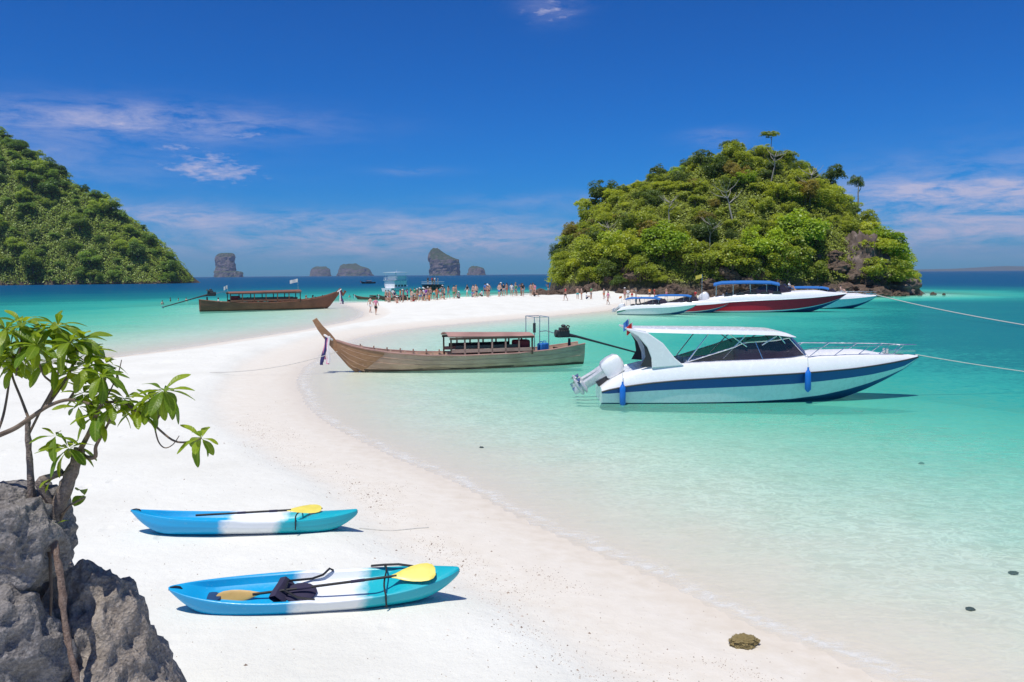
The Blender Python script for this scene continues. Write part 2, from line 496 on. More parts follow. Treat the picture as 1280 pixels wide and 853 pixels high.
fr = nt.nodes.new('ShaderNodeFresnel'); fr.inputs['IOR'].default_value = 1.33
nt.links.new(bn, fr.inputs['Normal'])
mg = nt.nodes.new('ShaderNodeMixShader')
nt.links.new(nmath(nt, 'MINIMUM', nmath(nt, 'MULTIPLY', fr.outputs[0], 0.7), 0.14), mg.inputs[0])
nt.links.new(mb_.outputs[0], mg.inputs[1]); nt.links.new(gl.outputs[0], mg.inputs[2])
foam = nt.nodes.new('ShaderNodeBsdfDiffuse'); foam.inputs[0].default_value = (0.82, 0.84, 0.82, 1)
fn = nnoise(nt, 1.1, 5, 0.65, pos, 0.8)
fd = nmath(nt, 'ADD', dep, nmath(nt, 'MULTIPLY', nmath(nt, 'SUBTRACT', fn, 0.5), 0.03))
fb = nmath(nt, 'MULTIPLY', nrange(nt, fd, 0.004, 0.010), nrange(nt, fd, 0.022, 0.012))
fb = nmath(nt, 'MULTIPLY', fb, nrange(nt, w2, 0.4, 0.62, 0.0, 0.55))
mf = nt.nodes.new('ShaderNodeMixShader'); nt.links.new(fb, mf.inputs[0]); nt.links.new(mg.outputs[0], mf.inputs[1]); nt.links.new(foam.outputs[0], mf.inputs[2])
nt.links.new(mf.outputs[0], outn.inputs[0])
MATS['sea_water'] = m
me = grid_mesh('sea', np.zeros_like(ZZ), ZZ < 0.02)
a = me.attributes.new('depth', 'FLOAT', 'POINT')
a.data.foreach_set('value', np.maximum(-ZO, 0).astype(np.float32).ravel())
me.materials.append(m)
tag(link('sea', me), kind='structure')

# ------------------------------------------------------------------ hills
def rock_mat(name, c1, c2, c3, scale=1.0, green=None, bump=0.9, dist=0.1, pits=True):
    m, nt, b = newmat(name)
    co = objco(nt)
    n1 = nnoise(nt, 1.3 * scale, 8, 0.65, co, 0.5); n2 = nnoise(nt, 7 * scale, 8, 0.7, co)
    vo = nt.nodes.new('ShaderNodeTexVoronoi'); vo.inputs['Scale'].default_value = 9 * scale; nt.links.new(co, vo.inputs['Vector'])
    c = nmix(nt, nrange(nt, n1, 0.32, 0.68), c1, c2)
    c = nmix(nt, nrange(nt, n2, 0.5, 0.72, 0, 0.75), c, c3)
    if pits: c = nmix(nt, nrange(nt, n2, 0.44, 0.30, 0, 0.6), c, tuple(x * 0.3 for x in c1))
    if green:
        g = nt.nodes.new('ShaderNodeNewGeometry'); s3 = nt.nodes.new('ShaderNodeSeparateXYZ'); nt.links.new(g.outputs['Normal'], s3.inputs[0])
        f = nrange(nt, nmath(nt, 'ADD', s3.outputs[2], nmath(nt, 'MULTIPLY', n1, 0.9)), 0.62, 0.9)
        c = nmix(nt, f, c, green)
    nt.links.new(c, b.inputs['Base Color']); b.inputs['Roughness'].default_value = 0.92; b.inputs['Specular IOR Level'].default_value = 0.2
    h = nmath(nt, 'ADD', nmath(nt, 'MULTIPLY', n2, 0.8), nmath(nt, 'MULTIPLY', vo.outputs['Distance'], 0.5))
    nbump(nt, h, bump, dist, b)
    MATS[name] = m
    return m
rock_mat('dark_shore_rock', (0.08, 0.055, 0.04), (0.16, 0.115, 0.085), (0.27, 0.205, 0.155), 0.6, dist=0.3)
rock_mat('cliff_rock', (0.09, 0.068, 0.055), (0.18, 0.14, 0.12), (0.31, 0.255, 0.22), 0.35, dist=0.5)
rock_mat('limestone', (0.21, 0.18, 0.155), (0.38, 0.335, 0.29), (0.58, 0.52, 0.46), 4.5, dist=0.03)
rock_mat('dark_limestone', (0.15, 0.14, 0.135), (0.29, 0.27, 0.255), (0.50, 0.47, 0.45), 5.0, dist=0.03)
rock_mat('ochre_limestone', (0.36, 0.28, 0.20), (0.52, 0.42, 0.31), (0.66, 0.59, 0.51), 4.0, dist=0.03)
rock_mat('karst_rock', (0.17, 0.14, 0.14), (0.29, 0.24, 0.23), (0.40, 0.34, 0.33), 0.02, green=(0.06, 0.085, 0.05), dist=6, bump=0.6)
rock_mat('coral_stone', (0.38, 0.28, 0.11), (0.60, 0.48, 0.22), (0.74, 0.62, 0.36), 9.0, dist=0.02)

m, nt, b = newmat('forest_floor')
co = worldpos(nt)
n1 = nnoise(nt, 0.25, 6, 0.65, co); n2 = nnoise(nt, 1.4, 5, 0.65, co)
c = nmix(nt, nrange(nt, n1, 0.35, 0.65), (0.06, 0.08, 0.02), (0.12, 0.14, 0.035))
c = nmix(nt, nrange(nt, n2, 0.55, 0.75, 0, 0.7), c, (0.13, 0.11, 0.05))
sh = nt.nodes.new('ShaderNodeSeparateXYZ'); nt.links.new(co, sh.inputs[0])
rk = nmix(nt, nrange(nt, n2, 0.35, 0.65), (0.06, 0.042, 0.03), (0.20, 0.155, 0.12))
c = nmix(nt, nrange(nt, nmath(nt, 'ADD', sh.outputs[2], nmath(nt, 'MULTIPLY', n1, -4.0)), -0.6, 1.4), rk, c)
nt.links.new(c, b.inputs['Base Color']); b.inputs['Roughness'].default_value = 0.95; b.inputs['Specular IOR Level'].default_value = 0.1
nbump(nt, n2, 1.0, 0.6, b)
MATS['forest_floor'] = m

class Hill:
    def __init__(s, D, table, ridge, half, seed, sink=1.0, nz=1.0, hs=1.0):
        s.X = np.array([(p - CX) / F_PX * D for p, h in table]); s.H = np.array([h for p, h in table]) * hs
        s.ridge, s.half, s.seed, s.sink, s.nz = ridge, half, seed, sink, nz
    def z(s, x, y):
        x = np.asarray(x, float); y = np.asarray(y, float)
        P = np.interp(x, s.X, s.H)
        W = s.half * np.clip(0.45 + 0.55 * P / s.H.max() * 1.3, 0.3, 1.0)
        v = np.clip(np.abs(y - s.ridge - wob(x, y, 2.0 / s.half, s.seed + 2) * s.half * .07) / W, 0, 1)
        g = (1 - v ** 1.6) ** 0.85
        return P * g * (1 + 0.07 * wob(x, y, 4.0 / s.half, s.seed)) - s.sink + np.where(P * g > 0.3, 1, 0) * s.nz * wob(x, y, 14.0 / s.half, s.seed + 1)
    def build(s, name, mat, n=110):
        xs = np.linspace(s.X[0], s.X[-1], n); ys = np.linspace(s.ridge - s.half - 1, s.ridge + s.half + 1, n)
        gx, gy = np.meshgrid(xs, ys); z = s.z(gx, gy)
        vs = np.stack([gx.ravel(), gy.ravel(), z.ravel()], 1).tolist()
        fs = [(j * n + i, j * n + i + 1, (j + 1) * n + i + 1, (j + 1) * n + i) for j in range(n - 1) for i in range(n - 1)]
        mb = MB(); mb.v = vs; mb.f = fs
        o = mb.build(name, mat); tag(o, kind='structure'); return o
    def surf(s, x, y, e=0.4):
        z = float(s.z(x, y))
        nrm = Vector((float(s.z(x - e, y) - s.z(x + e, y)), float(s.z(x, y - e) - s.z(x, y + e)), 2 * e)).normalized()
        return Vector((x, y, z)), nrm

ISLE = Hill(172, [(686, 0), (695, 6), (712, 11), (742, 16.5), (770, 19.5), (820, 22.3), (870, 24), (912, 26.2), (955, 26), (1000, 23.5),
                  (1040, 19.5), (1065, 15.5), (1090, 11), (1110, 7), (1128, 3.5), (1142, 0)], 177, 31, 21, 1.2, 0.5, 1.1)
ISLE.build('island_hill', MATS['forest_floor'])
LEFT = Hill(568, [(-420, 60), (-250, 105), (-120, 110), (0, 87), (50, 72), (100, 55), (150, 41), (190, 27), (215, 15.5), (229, 6), (236, 0)], 570, 66, 31, 1.5, 1.4, 1.24)
LEFT.build('headland_hill', MATS['forest_floor'], 130)

# far mountain range, low over the horizon
mb = MB()
N = 60
top = []; 
for i in range(N + 1):
    px_ = 1130 + i * 14
    h = 1.5 + 4.5 * math.sin(math.pi * min(1, i / 44)) ** 0.8 + 1.2 * float(wob(np.array([i * 1.0]), np.array([0.0]), 0.5, 4)[0])
    top.append((px_, max(0.5, h)))
Dm = 12600
secs = []
for px_, h in top:
    X = (px_ - CX) / F_PX * Dm; hm = h / F_PX * Dm
    secs.append([(X, Dm - 700, -6), (X, Dm - 350, hm * 0.55), (X, Dm, hm + 4), (X, Dm + 400, hm * 0.5), (X, Dm + 700, -6)])
mb.loft(secs)
tag(mb.build('distant_mountain_range', MATS['karst_rock']), kind='structure')

# sheer limestone islets on the horizon: rings between their left and right outline
def islet(px0, Yd, rows, seed, depth=0.7):
    """rows: (height px above the sea, left px, right px)"""
    r = random.Random(seed); secs = []; n = 40
    hs = [a[0] for a in rows]; lo = [a[1] for a in rows]; hi = [a[2] for a in rows]
    K = 22
    for k in range(K + 1):
        h = hs[0] + (hs[-1] - hs[0]) * k / K
        l, rr = interp(h, hs, lo), interp(h, hs, hi)
        cx, rad = (l + rr) / 2, max((rr - l) / 2, 0.2)
        sec = []
        for i in range(n):
            an = 2 * math.pi * i / n
            q = 1 + 0.13 * mnoise.noise(Vector((math.cos(an) * 2.2 + seed, math.sin(an) * 2.2, h * 0.10))) + 0.10 * mnoise.noise(Vector((math.cos(an) * 6 + seed, math.sin(an) * 6, h * 0.35)))
            hx = h + 1.2 * mnoise.noise(Vector((an * 2, h * .3, seed * 3.0))) * (1 if 0 < k else 0)
            X = (cx - CX + rad * q * math.cos(an)) / F_PX * Yd
            sec.append((X, Yd + rad * q * depth * math.sin(an) / F_PX * Yd, hx / F_PX * Yd))
        secs.append(sec)
    mb = MB(); mb.loft(secs, closed=True, cap1=True)
    me = mb.mesh('limestone_islet', MATS['karst_rock'], smooth=False)
    tag(link('limestone_islet', me), kind='structure')
islet(288, 4600, [(-1, 269, 306), (3, 271, 305), (6, 271, 305), (7, 271, 297), (14, 272, 296), (20, 271, 295), (26, 273, 296), (29, 277, 295), (30, 281, 293)], 1)
islet(402, 6500, [(-1, 388, 416), (5, 389, 415), (9, 391, 413), (12, 396, 409)], 2)
islet(444, 6200, [(-1, 422, 467), (5, 423, 464), (9, 425, 462), (12, 427, 452), (15, 432, 447)], 3)
islet(556, 4200, [(-1, 537, 576), (4, 538, 575), (12, 538, 576), (20, 537, 574), (23, 537, 566), (28, 538, 556), (32, 540, 551), (34, 543, 548)], 4)
islet(597, 5000, [(-1, 585, 608), (6, 586, 607), (9, 587, 605), (11, 590, 596)], 5)

# ------------------------------------------------------------------ foliage
def leaf_mat(name, c1, c2, rnd=0.35, world_scale=0.35):
    m, nt, b = newmat(name)
    nt.nodes.remove(b)
    oi = nt.nodes.new('ShaderNodeObjectInfo'); pos = worldpos(nt)
    geo = nt.nodes.new('ShaderNodeNewGeometry')
    n = nnoise(nt, world_scale, 4, 0.6, pos); n2 = nnoise(nt, world_scale * 6, 3, 0.6, pos)
    f = nmath(nt, 'ADD', nmath(nt, 'MULTIPLY', n, 0.6), nmath(nt, 'MULTIPLY', oi.outputs['Random'], rnd))
    f = nmath(nt, 'ADD', f, nmath(nt, 'MULTIPLY', n2, 0.3))
    c = nmix(nt, nrange(nt, f, 0.35, 0.85), c1, c2)
    try:
        v = nrange(nt, geo.outputs['Random Per Island'], 0, 1, 0.78, 1.18)
        hv = nt.nodes.new('ShaderNodeHueSaturation'); nt.links.new(v, hv.inputs['Value']); nt.links.new(c, hv.inputs['Color']); c = hv.outputs[0]
    except Exception: pass
    d = nt.nodes.new('ShaderNodeBsdfDiffuse'); nt.links.new(c, d.inputs[0])
    t = nt.nodes.new('ShaderNodeBsdfTranslucent')
    nt.links.new(nmix(nt, 1.0, c, (1.45, 1.4, 0.5), 'MULTIPLY'), t.inputs[0])
    mx = nt.nodes.new('ShaderNodeMixShader'); mx.inputs[0].default_value = 0.5
    nt.links.new(d.outputs[0], mx.inputs[1]); nt.links.new(t.outputs[0], mx.inputs[2])
    g = nt.nodes.new('ShaderNodeBsdfGlossy'); g.inputs['Roughness'].default_value = 0.45; g.inputs[0].default_value = (0.8, 0.9, 0.8, 1)
    m2 = nt.nodes.new('ShaderNodeMixShader'); m2.inputs[0].default_value = 0.035
    nt.links.new(mx.outputs[0], m2.inputs[1]); nt.links.new(g.outputs[0], m2.inputs[2])
    nt.links.new(m2.outputs[0], nt.nodes['Material Output'].inputs[0])
    MATS[name] = m
    return m
leaf_mat('leaf_bright', (0.27, 0.33, 0.035), (0.53, 0.58, 0.07))
leaf_mat('leaf_mid', (0.19, 0.255, 0.035), (0.42, 0.48, 0.065))
leaf_mat('leaf_dark', (0.0674, 0.1225, 0.0315), (0.1685, 0.2328, 0.0525))
leaf_mat('leaf_olive', (0.21, 0.19, 0.05), (0.36, 0.30, 0.085))
leaf_mat('leaf_fresh', (0.23, 0.35, 0.03), (0.42, 0.54, 0.05))
leaf_mat('leaf_hill', (0.09, 0.18, 0.04), (0.36, 0.47, 0.085), 0.5, 0.03)  # broad noise puts sunlit and shaded areas into the leaf colour
leaf_mat('leaf_hill_dark', (0.06, 0.14, 0.045), (0.24, 0.38, 0.08), 0.5, 0.03)
wood('bark', (0.10, 0.08, 0.06), (0.20, 0.165, 0.13), 0.9)
wood('pale_bark', (0.30, 0.27, 0.23), (0.44, 0.40, 0.35), 0.9)

def leaf_quads(P, Nn, size, r):
    """P (n,3) centres, Nn (n,3) rough facing -> verts, faces"""
    n = len(P)
    d = Nn + r.normal(0, 0.55, (n, 3)); d /= np.linalg.norm(d, axis=1)[:, None] + 1e-9
    a = r.normal(0, 1, (n, 3)); u = np.cross(d, a); u /= np.linalg.norm(u, axis=1)[:, None] + 1e-9
    w = np.cross(d, u)
    s = size * r.uniform(0.6, 1.35, (n, 1))
    u = u * s; w = w * s * 0.62
    V = np.stack([P - u, P - w + d * s * 0.15, P + u, P + w + d * s * 0.15], 1).reshape(-1, 3)
    F = np.arange(4 * n).reshape(-1, 4)
    return V, F
def quick_mesh(name, V, F, mat):
    me = bpy.data.meshes.new(name)
    me.vertices.add(len(V)); me.vertices.foreach_set('co', V.astype(np.float32).ravel())
    me.loops.add(F.size); me.loops.foreach_set('vertex_index', F.astype(np.int32).ravel())
    me.polygons.add(len(F)); me.polygons.foreach_set('loop_start', np.arange(0, F.size, F.shape[1], dtype=np.int32))
    me.update(calc_edges=True); me.materials.append(mat)
    return me
def crown_arrays(seed, flat=0.8, clumps=20, per=190, spread=0.80, size=0.056):
    r = np.random.default_rng(seed)
    C = []
    while len(C) < clumps:
        p = r.uniform(-1, 1, 3)
        if p[2] < -0.45 or np.linalg.norm(p) > 1 or np.linalg.norm(p) < 0.35: continue
        C.append(p * spread * r.uniform(.8, 1.12))
    Ps, Ns = [], []
    for c in C:
        rad = r.uniform(0.13, 0.42); per_ = int(per * (rad / .34) ** 1.6); stretch = r.uniform(.75, 1.35, 3)
        d = r.normal(0, 1, (per_, 3)); d /= np.linalg.norm(d, axis=1)[:, None]
        d[:, 2] = np.where(d[:, 2] < -0.3, -d[:, 2], d[:, 2])
        p = c + d * rad * stretch * r.uniform(0.65, 1.15, (per_, 1))
        Ps.append(p); Ns.append(d * 0.5 + np.array([0, 0, 0.75]))
    P = np.concatenate(Ps); P[:, 2] *= flat
    return leaf_quads(P, np.concatenate(Ns), size, r)
CROWNS = []
for k in range(6):
    CROWNS.append(crown_arrays(100 + k, [0.8, 0.95, 0.65, 0.85, 1.1, 0.75][k], [26, 32, 20, 34, 28, 18][k]))
CROWN_MESH = {}
def crown_mesh(k, mat):
    if (k, mat) not in CROWN_MESH: CROWN_MESH[(k, mat)] = quick_mesh('crown', *CROWNS[k], MATS[mat])
    return CROWN_MESH[(k, mat)]
def trunk_mb(h, r0, seed, spread=0.5, nl=5, rise=.22):
    r = random.Random(seed); mb = MB()
    pts = [(0, 0, -0.5)]; x = y = 0
    for i in range(1, 6):
        x += r.uniform(-.05, .05) * h; y += r.uniform(-.05, .05) * h
        pts.append((x, y, h * i / 5))
    mb.tube(pts, [r0 * (1 - 0.14 * i) for i in range(6)], 7)
    for k in range(nl):
        a = 6.28 * k / nl + r.uniform(-.4, .4); i = r.choice([3, 4, 5]); p = Vector(pts[i])
        q = p + Vector((math.cos(a) * spread * h * .5, math.sin(a) * spread * h * .5, h * rise))
        e = q + Vector((math.cos(a) * spread * h * .25, math.sin(a) * spread * h * .25, h * rise))
        mb.tube([p, q, e], [r0 * .42, r0 * .28, r0 * .1], 5)
    return mb
TRUNK = [trunk_mb(1.0, 0.07, 5 + k).mesh('trunk', MATS['bark']) for k in range(3)]
TRUNK_P = trunk_mb(1.0, 0.05, 33, 0.25, 3, .08).mesh('trunk', MATS['pale_bark'])
def tree(name, base, r, h, k, mat, label, group, squash=1.0, trunk=None):
    t = empty(name, base, (0, 0, random.uniform(0, 6.28)))
    c = link('crown', crown_mesh(k, mat), t); c.location = (0, 0, h); c.scale = (r * random.uniform(.85, 1.2), r * random.uniform(.85, 1.2), r * squash)
    tk = link('trunk', trunk or random.choice(TRUNK), t); tk.scale = (h * .6, h * .6, h) if trunk else (h, h, h)
    tag(t, label, 'tree', group)
    return t

DESC = {'leaf_bright': 'yellow-green', 'leaf_mid': 'mid green', 'leaf_dark': 'dark green', 'leaf_olive': 'olive brown', 'leaf_fresh': 'fresh bright green'}
rt = random.Random(3); placed = []
def far_enough(p, rad):
    return all((p - q).length > 0.52 * (rad + s) for q, s in placed)
GRP = 'trees covering the rounded island'
# the big leafy trees along the foot of the island, standing where the photograph has them
def isle_spot(px_, py_):
    """march the view ray on to the island"""
    d = pix_dir(px_, py_).normalized(); t = 120.0
    while t < 215:
        p = Vector((0, 0, CAM_H)) + d * t
        if p.z < float(ISLE.z(p.x, p.y)): return p
        t += 0.4
    return None
for px_, py_, r_, k, mt in [(735, 325, 4.2, 3, 'leaf_mid'), (705, 330, 3.0, 0, 'leaf_bright'), (778, 322, 4.6, 1, 'leaf_bright'), (830, 318, 5.0, 3, 'leaf_fresh'),
                            (868, 330, 4.2, 0, 'leaf_mid'), (915, 335, 4.3, 3, 'leaf_bright'), (955, 318, 4.6, 1, 'leaf_fresh'), (1000, 305, 5.2, 3, 'leaf_fresh'),
                            (985, 335, 4.8, 1, 'leaf_mid'), (1022, 340, 2.6, 0, 'leaf_mid'), (1105, 318, 4.4, 3, 'leaf_fresh'), (1120, 332, 3.4, 1, 'leaf_fresh'),
                            (1092, 340, 3.0, 0, 'leaf_mid'), (1142, 338, 2.5, 2, 'leaf_fresh'), (800, 340, 3.2, 0, 'leaf_mid'), (762, 340, 3.0, 1, 'leaf_dark'), (940, 345, 3.0, 0, 'leaf_dark')]:
    p = isle_spot(px_, min(py_ + 12, 352)) 
    if p is None:
        p = pix_y(px_, py_, 162); p.z = max(1.0, p.z - r_ * 0.6)
        if px_ > 1130: p = Vector((p.x - 1.0, 163, 1.2))
    tree('broadleaf_tree', p - Vector((0, 0, .3)), r_ * .92, r_ * .75, k, mt, DESC[mt] + ' broad-crowned tree at the foot of the rounded island, ' + ('behind the beach' if px_ < 790 else 'behind the moored boats' if px_ < 1045 else 'on its seaward point'), GRP)
    placed.append((p, r_))
count = 0; tries = 0
while count < 270 and tries < 14000:
    tries += 1
    x = rt.uniform(ISLE.X[0], ISLE.X[-1]); y = rt.uniform(ISLE.ridge - ISLE.half, ISLE.ridge + 5)
    p, nrm = ISLE.surf(x, y)
    if p.z < 1.6: continue
    px_ = p.x / p.y * F_PX + CX
    if 1038 < px_ < 1080 and p.z < 9.5 and y < 166: continue      # the bare cliff
    rad = (1.0 + 2.6 * rt.random() ** 1.5) * (0.85 + 0.25 * (p.z < 8))
    if not far_enough(p, rad): continue
    placed.append((p, rad))
    u = rt.random() + 0.28 * float(wob(np.array([x]), np.array([y]), 0.16, 44)[0])
    mt = 'leaf_bright' if u < .34 else 'leaf_mid' if u < .62 else 'leaf_dark' if u < .80 else 'leaf_olive' if u < .92 else 'leaf_fresh'
    if p.z > 18 and rt.random() < .25: mt = 'leaf_dark'
    zone = 'on the crest of' if y > 170 and p.z > 12 else 'low on' if p.z < 9 else 'on the slope of'
    tree('hill_tree', p - Vector((0, 0, .4)), rad, rad * rt.uniform(.55, 1.0), rt.randrange(6), mt, f"{'small' if rad < 1.8 else 'large' if rad > 2.45 else 'medium'} {DESC[mt]} tree {zone} the rounded island, {'above the beach' if px_ < 790 else 'above the moored boats' if px_ < 1030 else 'towards its seaward end'}", GRP, rt.uniform(.75, 1.25))
    count += 1
# emergent trees that break the outline
def tall_tree(px_, py_top, Y, spread, mt, label, k, pale=True, squash=.6):
    top = pix_y(px_, py_top, Y); base = Vector((top.x, Y, float(ISLE.z(top.x, Y)) - .3))
    h = top.z - base.z - spread * squash * .8
    tree('tall_tree', base, spread, h, k, mt, label, 'tall trees rising over the island crest', squash, TRUNK_P)
tall_tree(963, 162, 176, 1.8, 'leaf_mid', 'slender open-crowned tree standing on the very top of the island', 2, squash=.85)
tall_tree(1072, 216, 176, 1.9, 'leaf_dark', 'lone slender tree leaning off the steep seaward slope of the island', 5, squash=1.5)
tall_tree(1044, 206, 176, 2.4, 'leaf_dark', 'dark tall tree beside the lone slender tree on the island', 0, squash=1.2)
tall_tree(757, 235, 176, 2.4, 'leaf_dark', 'dark spreading tree jutting out on the beach-side shoulder of the island', 0, squash=.8)
tall_tree(823, 207, 177, 2.4, 'leaf_dark', 'dark tree on the beach-side crest line of the island', 3, squash=1.1)
tall_tree(912, 177, 177, 2.2, 'leaf_dark', 'dark conical tree near the island summit', 4, squash=1.0)
tall_tree(862, 198, 177, 2.2, 'leaf_dark', 'dark round tree midway up the beach-side crest of the island', 1, squash=.8)
tall_tree(710, 292, 172, 1.6, 'leaf_dark', 'small dark tree standing out at the beach-side foot of the island', 2, squash=1.0)

# bare grey trees between the green crowns
DEAD = [trunk_mb(1.0, 0.035, 60 + k, 0.75, 11, .20).mesh('bare_branches', MATS['pale_bark']) for k in range(2)]
for px_, py_, h_ in [(913, 265, 5.0), (885, 300, 4.0), (962, 215, 4.2), (1010, 240, 4.5), (760, 300, 3.6), (1085, 275, 4.0), (835, 270, 3.8), (985, 192, 3.6)]:
    p = isle_spot(px_, py_ + 12)
    if p is None: continue
    o = link('bare_tree', rt.choice(DEAD)); o.location = p + Vector((0, -1.2, .3)); o.scale = (h_, h_, h_); o.rotation_euler = (rt.uniform(0, .25), rt.uniform(-.2, .2), rt.uniform(0, 6))
    tag(o, f"pale leafless tree among the green crowns {'high on' if py_ < 250 else 'halfway up'} the rounded island, {'above the beach' if px_ < 790 else 'above the moored boats' if px_ < 1030 else 'towards its seaward end'}", 'tree', 'bare trees on the rounded island')
def undergrowth(name, hill, n, size, mat, seed, ymax, lift, zmin):
    r = np.random.default_rng(seed)
    x = r.uniform(hill.X[0], hill.X[-1], n); y = r.uniform(hill.ridge - hill.half, ymax, n)
    z = hill.z(x, y); e = size
    nx_ = hill.z(x - e, y) - hill.z(x + e, y); ny_ = hill.z(x, y - e) - hill.z(x, y + e)
    N = np.stack([nx_, ny_, np.full(n, 2 * e)], 1); N /= np.linalg.norm(N, axis=1)[:, None]
    k = z > zmin
    bump = np.abs(wob(x, y, 1.4 / lift, seed)) * lift * 1.6 + r.uniform(0, lift * .5, n)
    P = np.stack([x, y, z], 1) + N * bump[:, None]
    V, F = leaf_quads(P[k], N[k] + np.array([0, 0, .4]), size, r)
    o = link(name, quick_mesh(name, V, F, MATS[mat]))
    return o
tag(undergrowth('undergrowth', ISLE, 95000, 0.17, 'leaf_mid', 5, ISLE.ridge + 6, 1.1, 2.4), 'low scrub between the trees of the rounded island', 'undergrowth', kind='stuff')
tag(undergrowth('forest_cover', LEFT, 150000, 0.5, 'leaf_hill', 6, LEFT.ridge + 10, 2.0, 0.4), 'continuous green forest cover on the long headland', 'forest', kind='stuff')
# big crowns one can tell apart on the headland
rt = random.Random(8); placed = []; count = tries = 0
while count < 150 and tries < 9000:
    tries += 1
    px_ = rt.uniform(-30, 234); D = rt.uniform(505, 574)
    x = (px_ - CX) / F_PX * D; y = D
    p, nrm = LEFT.surf(x, y, 1.0)
    if p.z < 1.5: continue
    ridge = y > 562
    rad = (2.4 + 5.2 * rt.random() ** 1.6) * (0.75 if ridge else 1)
    if not far_enough(p, rad): continue
    placed.append((p, rad))
    u = rt.random() + .35 * float(wob(np.array([x]), np.array([y]), 0.03, 14)[0])
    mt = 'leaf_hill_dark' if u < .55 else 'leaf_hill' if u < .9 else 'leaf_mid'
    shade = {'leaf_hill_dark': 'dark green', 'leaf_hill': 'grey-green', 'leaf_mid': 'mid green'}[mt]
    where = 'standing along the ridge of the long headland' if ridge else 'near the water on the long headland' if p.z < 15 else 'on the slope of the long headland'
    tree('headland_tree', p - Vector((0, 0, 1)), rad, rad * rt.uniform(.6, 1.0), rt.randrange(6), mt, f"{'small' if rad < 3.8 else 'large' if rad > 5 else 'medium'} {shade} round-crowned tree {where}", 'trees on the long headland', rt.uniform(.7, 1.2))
    count += 1

# ------------------------------------------------------------------ rocks
import bmesh
def rock_mesh(name, mat, seed, sub=3, rough=0.35, freq=1.2, fine=0.12, shape=None):
    bm = bmesh.new(); bmesh.ops.create_icosphere(bm, subdivisions=sub, radius=1.0)
    for v in bm.verts:
        p = v.co.copy(); q = p * freq + Vector((seed * 7.1, seed * 3.3, seed))
        d = rough * mnoise.noise(q) + rough * .5 * mnoise.noise(q * 2.3)
        d += fine * (1 - abs(mnoise.noise(q * 4.7)) * 2) + fine * .6 * mnoise.noise(q * 9.5)
        v.co = p * (1 + d)
        if shape: v.co = shape(v.co, p)
    me = bpy.data.meshes.new(name); bm.to_mesh(me); bm.free()
    me.polygons.foreach_set('use_smooth', [sub >= 5] * len(me.polygons)); me.materials.append(MATS[mat]); me.update()
    return me
SHORE_ROCKS = [rock_mesh('shore_rock', 'dark_shore_rock', 20 + k, 3, .5, 1.3, .16) for k in range(4)]
rr = random.Random(5)
def shore_rock(x, y, z, s, label, group):
    o = link('shore_rock', rr.choice(SHORE_ROCKS))
    o.location = (x, y, z); o.scale = (s * rr.uniform(.8, 1.4), s * rr.uniform(.8, 1.2), s * rr.uniform(.55, .95)); o.rotation_euler = (rr.uniform(-.3, .3), rr.uniform(-.3, .3), rr.uniform(0, 6.28))
    tag(o, label, 'rock', group)
for k in range(46):            # under the cliff at the right end
    px_ = rr.uniform(1036, 1132); Y = rr.uniform(143.5, 152)
    X = (px_ - CX) / F_PX * Y
    s = rr.uniform(.6, 1.7) * (1 - .35 * (px_ > 1112))
    shore_rock(X, Y, max(0, float(ISLE.z(X, Y))) + rr.uniform(-.1, .4), s, f"{'small' if s < .9 else 'large' if s > 1.3 else 'mid-sized'} dark brown boulder heaped under the island cliff by the sea", 'boulders under the island cliff')
for px_, Y, s in [(1140, 150, .55), (1150, 148, .4), (1166, 152, .5), (1180, 150, .3), (1125, 145, .5)]:
    shore_rock((px_ - CX) / F_PX * Y, Y, 0, s, 'small dark rock awash in the sea off the island point', 'rocks awash off the island point')
for k in range(64):            # dark band behind the beach, left foot of the island
    px_ = rr.uniform(672, 1040); Y = rr.uniform(146, 153)
    X = (px_ - CX) / F_PX * Y; s = rr.uniform(.6, 1.6)
    shore_rock(X, Y, max(gz(X, Y), 0, float(ISLE.z(X, Y))) + .1, s, f"{'small' if s < .9 else 'large' if s > 1.3 else 'mid-sized'} dark boulder under the island trees, {'beside the sandbar crowd' if px_ < 700 else 'behind the people on the island beach' if px_ < 840 else 'behind the moored speedboats'}", 'boulders behind the beach')
cliff = link('sea_cliff', rock_mesh('sea_cliff', 'cliff_rock', 3, 5, .35, 1.6, .14))
c = pix_y(1058, 345, 160); cliff.location = (c.x, 153.5, 4.0); cliff.scale = (3.7, 4.4, 6.0)
tag(cliff, 'bare grey-brown cliff face at the seaward end of the rounded island', 'cliff')
cliff2 = link('sea_cliff', rock_mesh('sea_cliff', 'cliff_rock', 9, 5, .4, 1.8, .14))
c = pix_y(1095, 350, 160); cliff2.location = (c.x, 155, .8); cliff2.scale = (5.2, 4.6, 2.8)
tag(cliff2, 'low dark cliff foot below the bright green point trees', 'cliff')

# ------------------------------------------------------------------ kayaks
m, nt, b = newmat('kayak_plastic')
co = objco(nt)
sx = nt.nodes.new('ShaderNodeSeparateXYZ'); nt.links.new(co, sx.inputs[0])
n = nnoise(nt, 5.0, 4, 0.6, co)
xx = nmath(nt, 'ADD', sx.outputs[0], nmath(nt, 'MULTIPLY', nmath(nt, 'SUBTRACT', n, 0.5), 0.28))
xx = nmath(nt, 'ADD', xx, nmath(nt, 'MULTIPLY', sx.outputs[2], -0.35))
c = nramp(nt, nrange(nt, xx, -1.75, 1.75), [(0.0, (0.004, 0.34, 0.66)), (0.385, (0.004, 0.36, 0.67)), (0.43, (0.78, 0.82, 0.84)), (0.61, (0.80, 0.83, 0.84)), (0.66, (0.01, 0.42, 0.50)), (1.0, (0.008, 0.40, 0.49))])
sc_ = nnoise(nt, 26, 5, 0.7, co)
